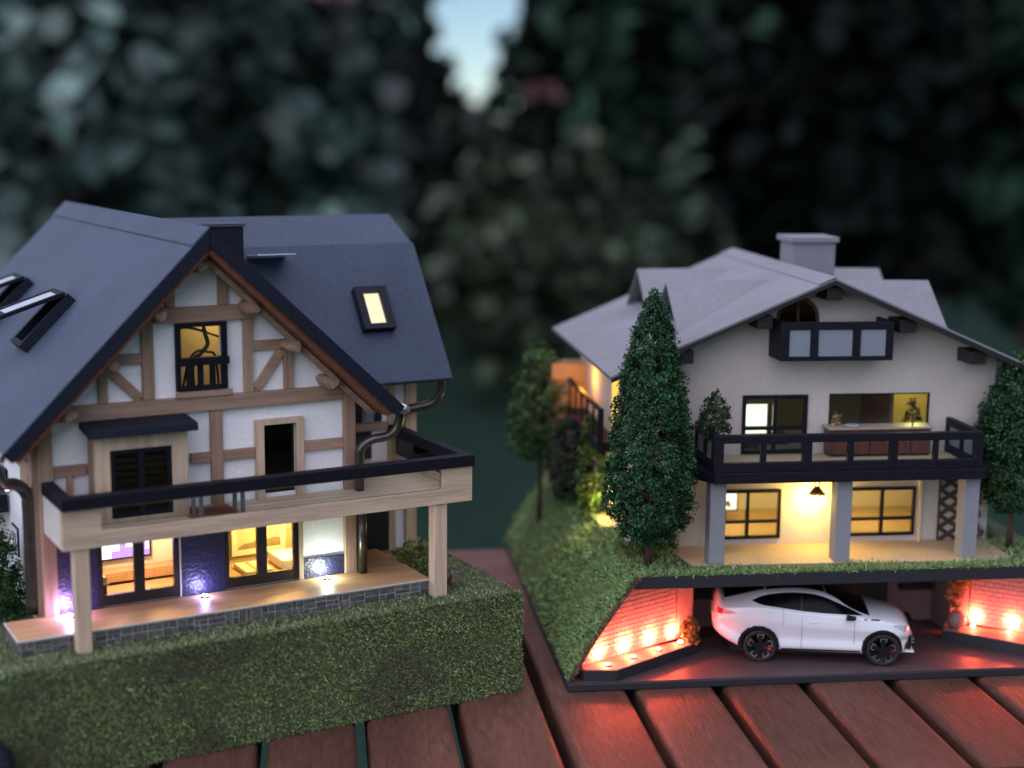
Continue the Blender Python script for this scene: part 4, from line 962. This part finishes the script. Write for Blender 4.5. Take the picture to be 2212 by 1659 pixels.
model_tree('column_shrub', 'narrow yellow-green columnar shrub on the hill beside the chalet', F2.g(.335, 1.30, GW - .02), [(.02, .05), (.15, .075), (.35, .07), (.50, .05), (.60, .02)], .02, (.050, .095, .020), 200, 14, .020, .012, crad=.026)
model_tree('balcony_conifer', 'small round potted conifer on the left end of the chalet balcony', F2.g(.785, .31, 1.064), [(.15, .05), (.19, .078), (.25, .075), (.32, .05), (.385, .015)], .12, (.035, .075, .030), 130, 14, .016, .012, crad=.018)
pot = part('plant_pot', MB().lathe([(.028, 0), (.036, .05), (.04, .055), (.033, .055)], n=16), 'terracotta', None, smooth=True); pot.location = F2.g(.785, .31, 1.0642); tag(pot, 'small round pot holding the balcony conifer', 'plant pot')
bush('wall_shrub', 'yellow-green shrub spreading along the chalet wall behind the tall conifer', F2.g(.50, .47, GW + .002), .17, .20, (.085, .12, .028), 120, 14, .018, .026)
bush('garden_shrub', 'low pale green shrub on the turf right of the chalet columns', F2.g(2.36, .62, GW + .002), .09, .09, (.16, .19, .08), 40, 12, .018, .022)

# ------------------------------------------------------------------ white coupe car in the garage
CW = .437
car_o = F2.g(1.034, .203, .0412); car_yaw = R(-4.8)
car = thing('coupe_car', 'white coupe sports utility model car parked in the red garage', 'car', car_o, car_yaw)
def ip(x, tab): return float(np.interp(x, [t[0] for t in tab], [t[1] for t in tab]))
def sm(tab, n=90):     # smooth a control polygon into a dense table
    xs = np.array([t[0] for t in tab]); ys = np.array([t[1] for t in tab]); g = np.linspace(xs[0], xs[-1], n); y = np.interp(g, xs, ys)
    k = np.array([1, 3, 5, 3, 1.]) / 13
    for _ in range(3):
        yp = np.pad(y, 2, mode='edge'); y2 = np.convolve(yp, k, 'valid'); y2[0], y2[-1] = y[0], y[-1]; y = y2
    return list(zip(g, y))
TOP = sm([(-.245, .205), (-.240, .285), (-.228, .318), (-.19, .318), (-.12, .332), (-.04, .352), (.04, .368), (.12, .377), (.19, .380), (.26, .376), (.32, .366), (.38, .345), (.44, .318), (.50, .290), (.545, .272), (.60, .266), (.66, .258), (.71, .246), (.745, .232), (.772, .205), (.786, .165), (.792, .12)], 130)
BELT = sm([(-.245, .20), (-.235, .262), (-.20, .278), (-.10, .290), (0, .296), (.08, .287), (.20, .273), (.31, .265), (.43, .262), (.52, .256), (.60, .244), (.68, .225), (.74, .215), (.775, .195), (.792, .12)], 130)
BOT = [(-.245, .17), (-.235, .145), (-.17, .105), (-.105, .075), (-.06, .068), (.1, .066), (.52, .062), (.70, .060), (.76, .066), (.785, .085), (.792, .10)]
PLAN = sm([(-.245, .115), (-.238, .070), (-.225, .046), (-.19, .026), (-.12, .010), (0, .003), (.25, .003), (.55, .002), (.66, .008), (.72, .026), (.755, .055), (.778, .10), (.792, .15)], 130)   # inset of the body side in plan
def section(x):
    t, b, lo, pl = ip(x, TOP), ip(x, BELT), ip(x, BOT), ip(x, PLAN)
    b = min(b, t - .002); h = t - b; half = CW / 2 - pl; g = min(1, max(0, (h - .025) / .06))
    pts = [(.060, lo + .004), (.016, lo), (.003, lo + .025), (.006, lo + .045), (.014, lo + .072), (.004, lo + (b - lo) * .58), (.0, lo + (b - lo) * .66), (.004, lo + (b - lo) * .82), (.012, b - .004), (.018, b)]
    wide = [(.05, b + h * .35), (.085, b + h * .60), (.125, b + h * .80), (.165, b + h * .93), (half, t)]
    house = [(.034, b + h * .30), (.052, b + h * .60), (.070, b + h * .86), (.100, b + h * .965), (half, t)]
    for q, w in zip(house, wide): pts.append((w[0] + (q[0] - w[0]) * g, w[1] + (q[1] - w[1]) * g))
    return [(pl + min(p[0], half), p[1]) for p in pts]
XS = np.concatenate([np.linspace(-.245, -.21, 8), np.linspace(-.20, .72, 93), np.linspace(.728, .792, 12)])
def dense(pts, m=4):
    out = []
    for i in range(len(pts) - 1):
        for k in range(m):
            t = k / m; out.append((pts[i][0] + (pts[i + 1][0] - pts[i][0]) * t, pts[i][1] + (pts[i + 1][1] - pts[i][1]) * t))
    out.append(pts[-1]); a = np.array(out)
    for _ in range(2):
        b = a.copy(); b[1:-1] = (a[:-2] + 2 * a[1:-1] + a[2:]) / 4; a = b
    return a
SECT = {}
def sect(x):
    k = round(float(x), 5)
    if k not in SECT: SECT[k] = dense(section(x))
    return SECT[k]
WR, FR = 0.0, .6235
ARCH = ((-.010, .090, .103), (.618, .092, .101))
mb = MB(); near = [[None] * 60 for _ in XS]
nk = len(sect(0.0)); ids = {}
vv = []; ff = []
def vid(i, j, side):
    key = (i, j, side if j < nk - 1 else 0)
    if key not in ids:
        y, z = sect(XS[i])[j]; ids[key] = len(vv); vv.append([XS[i], y if side == 0 else CW - y, z])
    return ids[key]
def inside(p):
    for cx_, cz_, r_ in ARCH:
        if (p[0] - cx_) ** 2 + (p[2] - cz_) ** 2 < r_ * r_ and p[2] < .24: return (cx_, cz_, r_)
    return None
for i in range(len(XS) - 1):
    for j in range(nk - 1):
        for side in (0, 1):
            q = [vid(i, j, side), vid(i + 1, j, side), vid(i + 1, j + 1, side), vid(i, j + 1, side)]
            cc = [sum(vv[a][k] for a in q) / 4 for k in range(3)]
            if j < 34 and inside(cc): continue
            ff.append(tuple(q if side == 0 else q[::-1]))
for p in vv:
    c = inside(p)
    if c and (p[1] < .09 or p[1] > CW - .09):
        dx, dz = p[0] - c[0], p[2] - c[1]; L_ = math.hypot(dx, dz)
        if L_ > c[2] * .6: p[0] = c[0] + dx / L_ * c[2]; p[2] = c[1] + dz / L_ * c[2]
used = sorted({a for f_ in ff for a in f_}); rm = {a: k for k, a in enumerate(used)}
body = part('body', MB().add([vv[a] for a in used], [tuple(rm[a] for a in f_) for f_ in ff]), 'car_paint', car, smooth=True)
def arch_ring(c):  # shade of the wheel gap put in as a black ring over the edge
    for side in (0, 1):
        vs = []; an = np.linspace(-.12, math.pi + .12, 40)
        for a in an:
            for r_ in (.090, c[2] + .0035):
                x, z = c[0] + r_ * math.cos(a), c[1] + r_ * math.sin(a); y = surf_y(x, z) - .0016; vs.append((x, y if side == 0 else CW - y, z))
        part('arch_gap', MB().add(vs, [(2 * i, 2 * i + 2, 2 * i + 3, 2 * i + 1) for i in range(len(an) - 1)]), 'car_black', car)
part('underbody', MB().box(-.15, .70, .05, CW - .05, .045, .11), 'car_black', car)
part('wheel_well', MB().box(-.12, .10, .06, CW - .06, .06, .21), 'car_black', car); part('wheel_well', MB().box(.51, .73, .06, CW - .06, .06, .205), 'car_black', car)
part('nose_cap', MB().box(.70, .775, .08, CW - .08, .07, .15), 'car_black', car)
def surf_y(x, z):
    s = sect(x); k = int(np.argmin(s[:, 0])); s = s[k:]
    return float(np.interp(z, s[:, 1], s[:, 0]))
def surf_z(x, y):
    s = sect(x); y = min(y, CW - y); k = int(np.argmin(s[:, 0])); s = s[k:]
    return float(np.interp(y, s[:, 0], s[:, 1]))
for c_ in ARCH: arch_ring(c_)
def side_patch(name, xs, lo, hi, mat, parent, m=6, off=.0024, both=True, smooth=True):
    o = None
    for side in ((0, 1) if both else (0,)):
        vs = []
        for x in xs:
            a, b = lo(x), hi(x)
            for k in range(m + 1):
                z = a + (b - a) * k / m; y = surf_y(x, z) - off; vs.append((x, y if side == 0 else CW - y, z))
        fs = [(i * (m + 1) + k, (i + 1) * (m + 1) + k, (i + 1) * (m + 1) + k + 1, i * (m + 1) + k + 1) for i in range(len(xs) - 1) for k in range(m)]
        o = part(name, MB().add(vs, fs), mat, parent, smooth=smooth)
    return o
WU = sm([(-.046, .318), (.0, .338), (.06, .353), (.13, .361), (.20, .362), (.27, .357), (.33, .343), (.38, .322), (.43, .299), (.48, .276), (.518, .262)], 60)
WLo = sm([(-.046, .3175), (-.02, .307), (.0, .303), (.08, .294), (.20, .279), (.31, .271), (.43, .2675), (.518, .2615)], 60)
side_patch('side_window', np.linspace(-.046, .203, 30), lambda x: ip(x, WLo), lambda x: ip(x, WU), 'car_glass', car)
side_patch('side_window', np.linspace(.209, .518, 34), lambda x: ip(x, WLo), lambda x: ip(x, WU), 'car_glass', car)
side_patch('door_pillar', [.2031, .2089], lambda x: ip(x, WLo), lambda x: ip(x, WU), 'car_black', car)
def top_patch(name, x0, x1, y0, mat, n=18, m=16, off=.0024, taper=0.0):
    vs = []
    for i in range(n + 1):
        x = x0 + (x1 - x0) * i / n; yy = y0(x) if callable(y0) else y0
        for k in range(m + 1):
            y = yy + (CW - 2 * yy) * k / m; vs.append((x, y, surf_z(x, y) + off))
    fs = [(i * (m + 1) + k, (i + 1) * (m + 1) + k, (i + 1) * (m + 1) + k + 1, i * (m + 1) + k + 1) for i in range(n) for k in range(m)]
    return part(name, MB().add(vs, fs), mat, car, smooth=True)
top_patch('windscreen', .335, .552, lambda x: .098 - .05 * (x - .335) / .217, 'car_glass')
top_patch('roof_glass', .03, .325, .105, 'car_glass')
top_patch('rear_window', -.185, .018, lambda x: .115, 'car_glass')
top_patch('spoiler', -.242, -.196, .075, 'car_paint', n=6, off=.006)
# seams, trims, lamps
for x0, z0, z1 in ((.206, .085, .274), (.472, .115, .262), (.112, .205, .288)):
    side_patch('door_seam', [x0, x0 + .0022], lambda x: z0, lambda x: z1, 'car_gap', car, off=.0008)
side_patch('sill_trim', np.linspace(.105, .505, 24), lambda x: .076, lambda x: .084 - .003 * abs(x - .3), 'car_black', car, off=.0012)
for x0 in (.052, .252):
    for s_ in (0, 1):
        y = surf_y(x0, .225); mbx = MB().box(x0, x0 + .046, y - .005, y + .004, .222, .229)
        if s_: mbx = MB().box(x0, x0 + .046, CW - y - .004, CW - y + .005, .222, .229)
        part('door_handle', mbx, 'car_paint', car, .002)
side_patch('fender_badge', np.linspace(.522, .602, 8), lambda x: .243 - .05 * max(0, x - .56), lambda x: .251 - .10 * max(0, x - .545), 'car_black', car, off=.0012)
side_patch('badge_mark', np.linspace(.534, .556, 4), lambda x: .2445, lambda x: .2485, 'silver', car, off=.0018)
side_patch('tail_light', np.linspace(-.236, -.125, 16), lambda x: .245 + .012 * max(0, (x + .19) / .065), lambda x: .272 - .012 * max(0, (x + .19) / .065), 'taillight', car, off=.0015)
side_patch('headlight', np.linspace(.672, .774, 14), lambda x: .212 - .030 * min(1, (x - .672) / .06), lambda x: .2195 - .016 * max(0, (x - .70) / .074), 'headlight', car, off=.0015)
side_patch('bumper_intake', np.linspace(.738, .768, 6), lambda x: .085 + .2 * max(0, .75 - x), lambda x: .11 + 1.2 * max(0, x - .738), 'car_black', car, off=.0015)
part('grille', MB().prism([(.13, .205), (CW - .13, .205), (CW - .15, .14), (.15, .14)], 'yz', .770, .7935), 'car_black', car, .003)
for z in (.10, .118): part('bumper_bar', MB().box(.745, .7965, .11, CW - .11, z, z + .006), 'silver', car)
part('front_lip', MB().box(.70, .790, .06, CW - .06, .064, .074), 'car_paint', car, .003)
for y0, s_ in ((-.030, 1), (CW + .002, -1)):
    mr = part('mirror', MB().prism([(.425, .250), (.470, .252), (.478, .268), (.430, .276)], 'xz', y0, y0 + .028), 'car_black', car, .004)
    part('mirror_stalk', MB().box(.452, .468, min(y0 + .02, y0 + .02 + .03 * s_) if s_ > 0 else y0 - .022, (y0 + .055) if s_ > 0 else y0 + .002, .246, .2515), 'car_black', mr)
for y0 in (.30, ): pass
def wheel(cx_, y_out, dirn):
    R0 = .0865
    w = part('wheel', MB().lathe([(.066, .052), (.080, .052), (.0865, .044), (.0865, .010), (.081, .001), (.068, .0), (.066, .01)], (0, 0, 0), 40, 'y', False), 'rubber', car, smooth=True)
    w.location = (cx_, y_out, R0)
    if dirn < 0: w.rotation_euler = (0, 0, math.pi)
    part('rim', MB().lathe([(.067, .006), (.064, .004), (.061, .014), (.02, .018), (.001, .018)], (0, 0, 0), 36, 'y'), 'car_black', w, smooth=True)
    sp = MB(); ed = MB()
    for k in range(5):
        a = 2 * math.pi * k / 5 + .35; c, s = math.cos(a), math.sin(a)
        def rot(px, pz): return (px * c - pz * s, px * s + pz * c)
        q = [rot(*p) for p in ((.010, -.010), (.040, -.012), (.060, -.021), (.063, .010), (.045, .014), (.010, .010))]
        sp.prism(q, 'xz', .003, .012)
        for i0, i1 in ((1, 2), (2, 3), (3, 4)):
            p0, p1 = Vector(q[i0]), Vector(q[i1]); d = (p1 - p0).normalized(); n_ = Vector((-d.y, d.x)) * .0017
            ed.prism([p0 + n_, p0 - n_, p1 - n_, p1 + n_], 'xz', .0012, .0029)
    part('spokes', sp, 'car_black', w); part('rim_trim', ed, 'silver', w)
    part('hub_cap', MB().lathe([(.013, .001), (.013, .0028)], (0, 0, 0), 16, 'y'), 'car_black', w)
wheel(WR, .010, 1); wheel(FR, .010, 1); wheel(WR, CW - .010, -1); wheel(FR, CW - .010, -1)

# dark round knob at the left picture edge
kn = thing('rubber_knob', 'black round knob standing on the table at the left picture edge', 'knob', (-2.145, 5.80, .0), 0)
part('head', MB().lathe([(.03, .03), (.07, .05), (.105, .09), (.115, .14), (.105, .19), (.07, .23), (.02, .245)], n=28), 'rubber_ball', kn, smooth=True); part('foot', MB().lathe([(.07, 0), (.07, .02), (.04, .04)], n=20), 'rubber_ball', kn, smooth=True)

# ------------------------------------------------------------------ garden behind the table
def big_bush(name, label, c, rad, tint, n_cl, per, size, crad, cat='bush', trunk=.25, group=None):
    """leafy garden plant; c is the crown centre, rad its half axes"""
    t = thing(name, label, cat, (c[0], c[1], -7.2), 0, group)
    d = unit(RNG.normal(size=(n_cl, 3))); q = RNG.uniform(.25, 1, (n_cl, 1)) ** .5
    q *= 1 + .18 * np.sin(d[:, :1] * 7 + d[:, 2:] * 5)
    cen = d * q * np.array(rad) + np.array([0, 0, c[2] + 7.2]); ok = cen[:, 2] > .3; cen, d = cen[ok], d[ok]
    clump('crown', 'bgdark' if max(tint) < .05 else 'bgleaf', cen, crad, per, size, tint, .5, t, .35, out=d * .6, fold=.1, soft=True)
    hh = c[2] + 7.2 + rad[2] * .5; br = MB(); br.tube([(0, 0, 0), (.1, 0, hh * .5), (0, .1, hh)], [trunk, trunk * .7, trunk * .2], 8)
    for i in range(10):
        a = i * 2.4; z0 = hh * (.25 + .06 * i); br.tube([(0, 0, z0), (rad[0] * .4 * math.cos(a), rad[1] * .4 * math.sin(a), z0 + rad[2] * .2), (rad[0] * .8 * math.cos(a), rad[1] * .8 * math.sin(a), z0 + rad[2] * .4)], [trunk * .35, trunk * .2, trunk * .06], 5)
    part('trunk', br, 'bark', t, smooth=True)
    return t
BGG = 'garden plants behind the table'
big_bush('large_leaf_bush', 'big-leaved grey-green bush filling the upper left background', (-12.68, 42, 2.2), (5.8, 3.2, 8.6), (0.062, 0.098, 0.086), 190, 10, 1.05, 1.1, 'bush', 0.3, BGG)
big_bush('large_leaf_bush', 'big-leaved bush just left of the bright sky gap', (-6.9, 45, 1.2), (3.5, 2.6, 8.2), (0.044, 0.076, 0.064), 150, 10, 1.0, 1.0, 'bush', 0.3, BGG)
big_bush('dark_bush', 'dark bush low in the background at the left picture edge', (-17.72, 50, -3.0), (4.6, 3.0, 5.5), (0.03, 0.03, 0.029), 90, 10, 1.2, 0.8, 'bush', 0.25, BGG)
big_bush('olive_shrub', 'olive green flowering shrub below the bright sky gap', (0.41, 55, -2.0), (3.4, 2.4, 5.2), (0.044, 0.064, 0.034), 190, 12, 0.75, 0.8, 'bush', 0.25, BGG)
big_bush('pale_shrub', 'pale green shrub between the two model roofs in the background', (5.09, 58, -3.0), (3.7, 2.4, 5.0), (0.038, 0.060, 0.038), 190, 12, 0.75, 0.8, 'bush', 0.25, BGG)
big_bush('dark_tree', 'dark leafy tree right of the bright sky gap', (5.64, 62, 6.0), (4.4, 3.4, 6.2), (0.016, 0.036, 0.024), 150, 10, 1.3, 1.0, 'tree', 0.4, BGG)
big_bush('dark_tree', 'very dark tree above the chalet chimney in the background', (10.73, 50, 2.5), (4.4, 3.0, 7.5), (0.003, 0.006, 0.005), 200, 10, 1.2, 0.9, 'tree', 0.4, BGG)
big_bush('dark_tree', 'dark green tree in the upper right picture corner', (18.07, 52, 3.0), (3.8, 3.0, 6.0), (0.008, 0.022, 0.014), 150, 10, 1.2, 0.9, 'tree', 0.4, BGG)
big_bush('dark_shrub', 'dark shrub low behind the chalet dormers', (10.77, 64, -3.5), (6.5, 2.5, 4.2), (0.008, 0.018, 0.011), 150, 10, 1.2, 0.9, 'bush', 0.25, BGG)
big_bush('gap_shrub', 'slender dark shrub at the left edge of the sky gap', (-3.69, 66, 2.5), (1.35, 1.2, 6.5), (0.012, 0.018, 0.016), 80, 9, 0.8, 0.5, 'bush', 0.2, BGG)
big_bush('gap_shrub', 'dark shrub leaning over the right edge of the sky gap', (0.53, 66, 3.8), (1.5, 1.2, 4.2), (0.01, 0.02, 0.015), 80, 9, 0.8, 0.5, 'bush', 0.2, BGG)
big_bush('gap_shrub', 'round greyish shrub closing the foot of the sky gap', (-2.05, 69, 1.5), (3.0, 1.4, 2.9), (0.05, 0.06, 0.052), 110, 9, 0.8, 0.5, 'bush', 0.2, BGG)
# clipped hedge rows closing the garden
def hedge(label, x0, x1, y, top, tint, n):
    t = thing('clipped_hedge', label, 'hedge', ((x0 + x1) / 2, y, -7.2), 0, 'hedges closing the garden')
    hw = (x1 - x0) / 2; H_ = top + 7.2
    core = MB(); add_grid(core, lambda a, b: (-hw + 2 * hw * a, -.6 + .35 * lump(a * hw * .4, b * 3, y), H_ * b), 40, 14); add_grid(core, lambda a, b: (-hw + 2 * hw * a, -.6 + 2.0 * b, H_ + .2 * lump(a * hw, b, y)), 40, 4)
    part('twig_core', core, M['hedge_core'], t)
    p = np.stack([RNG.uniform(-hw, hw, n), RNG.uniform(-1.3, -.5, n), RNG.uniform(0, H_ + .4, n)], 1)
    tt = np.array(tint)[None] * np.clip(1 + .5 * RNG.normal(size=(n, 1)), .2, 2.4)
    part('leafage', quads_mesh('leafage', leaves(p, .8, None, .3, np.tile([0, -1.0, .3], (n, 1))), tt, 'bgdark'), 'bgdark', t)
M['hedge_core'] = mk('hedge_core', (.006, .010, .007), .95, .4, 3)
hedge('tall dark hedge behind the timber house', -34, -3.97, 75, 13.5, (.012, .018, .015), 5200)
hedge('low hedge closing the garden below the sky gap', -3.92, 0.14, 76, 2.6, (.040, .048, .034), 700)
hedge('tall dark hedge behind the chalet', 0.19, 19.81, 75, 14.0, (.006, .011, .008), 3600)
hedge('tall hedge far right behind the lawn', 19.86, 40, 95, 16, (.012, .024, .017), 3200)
# blossoms
for k, (x, y, z, mt, r, lb) in enumerate([(-4.68, 40.0, 6.22, 'petal', .6, 'pink blossom at the top edge above the left bush'), (0.93, 51.0, 3.91, 'petal_red', .75, 'dark red blossom beside the sky gap')]):
    b = thing('blossom', lb, 'flower', (x, y, z), 0, 'blossoms in the garden')
    pm = MB()
    for i in range(9):
        a = i * 2.4; e = .2 + .09 * i; d = Vector((math.cos(a) * math.cos(e), math.sin(a) * math.cos(e), math.sin(e))); u = d.orthogonal().normalized(); v = d.cross(u)
        pm.add([d * .1 * r, d * r * .7 + u * r * .45, d * r, d * r * .7 - u * r * .45], [(0, 1, 2, 3)])
    part('petals', pm, mt, b); part('stalk', MB().tube([(0, 0, -.1), (0, .3, -1.6)], .03, 5), 'bark', b)
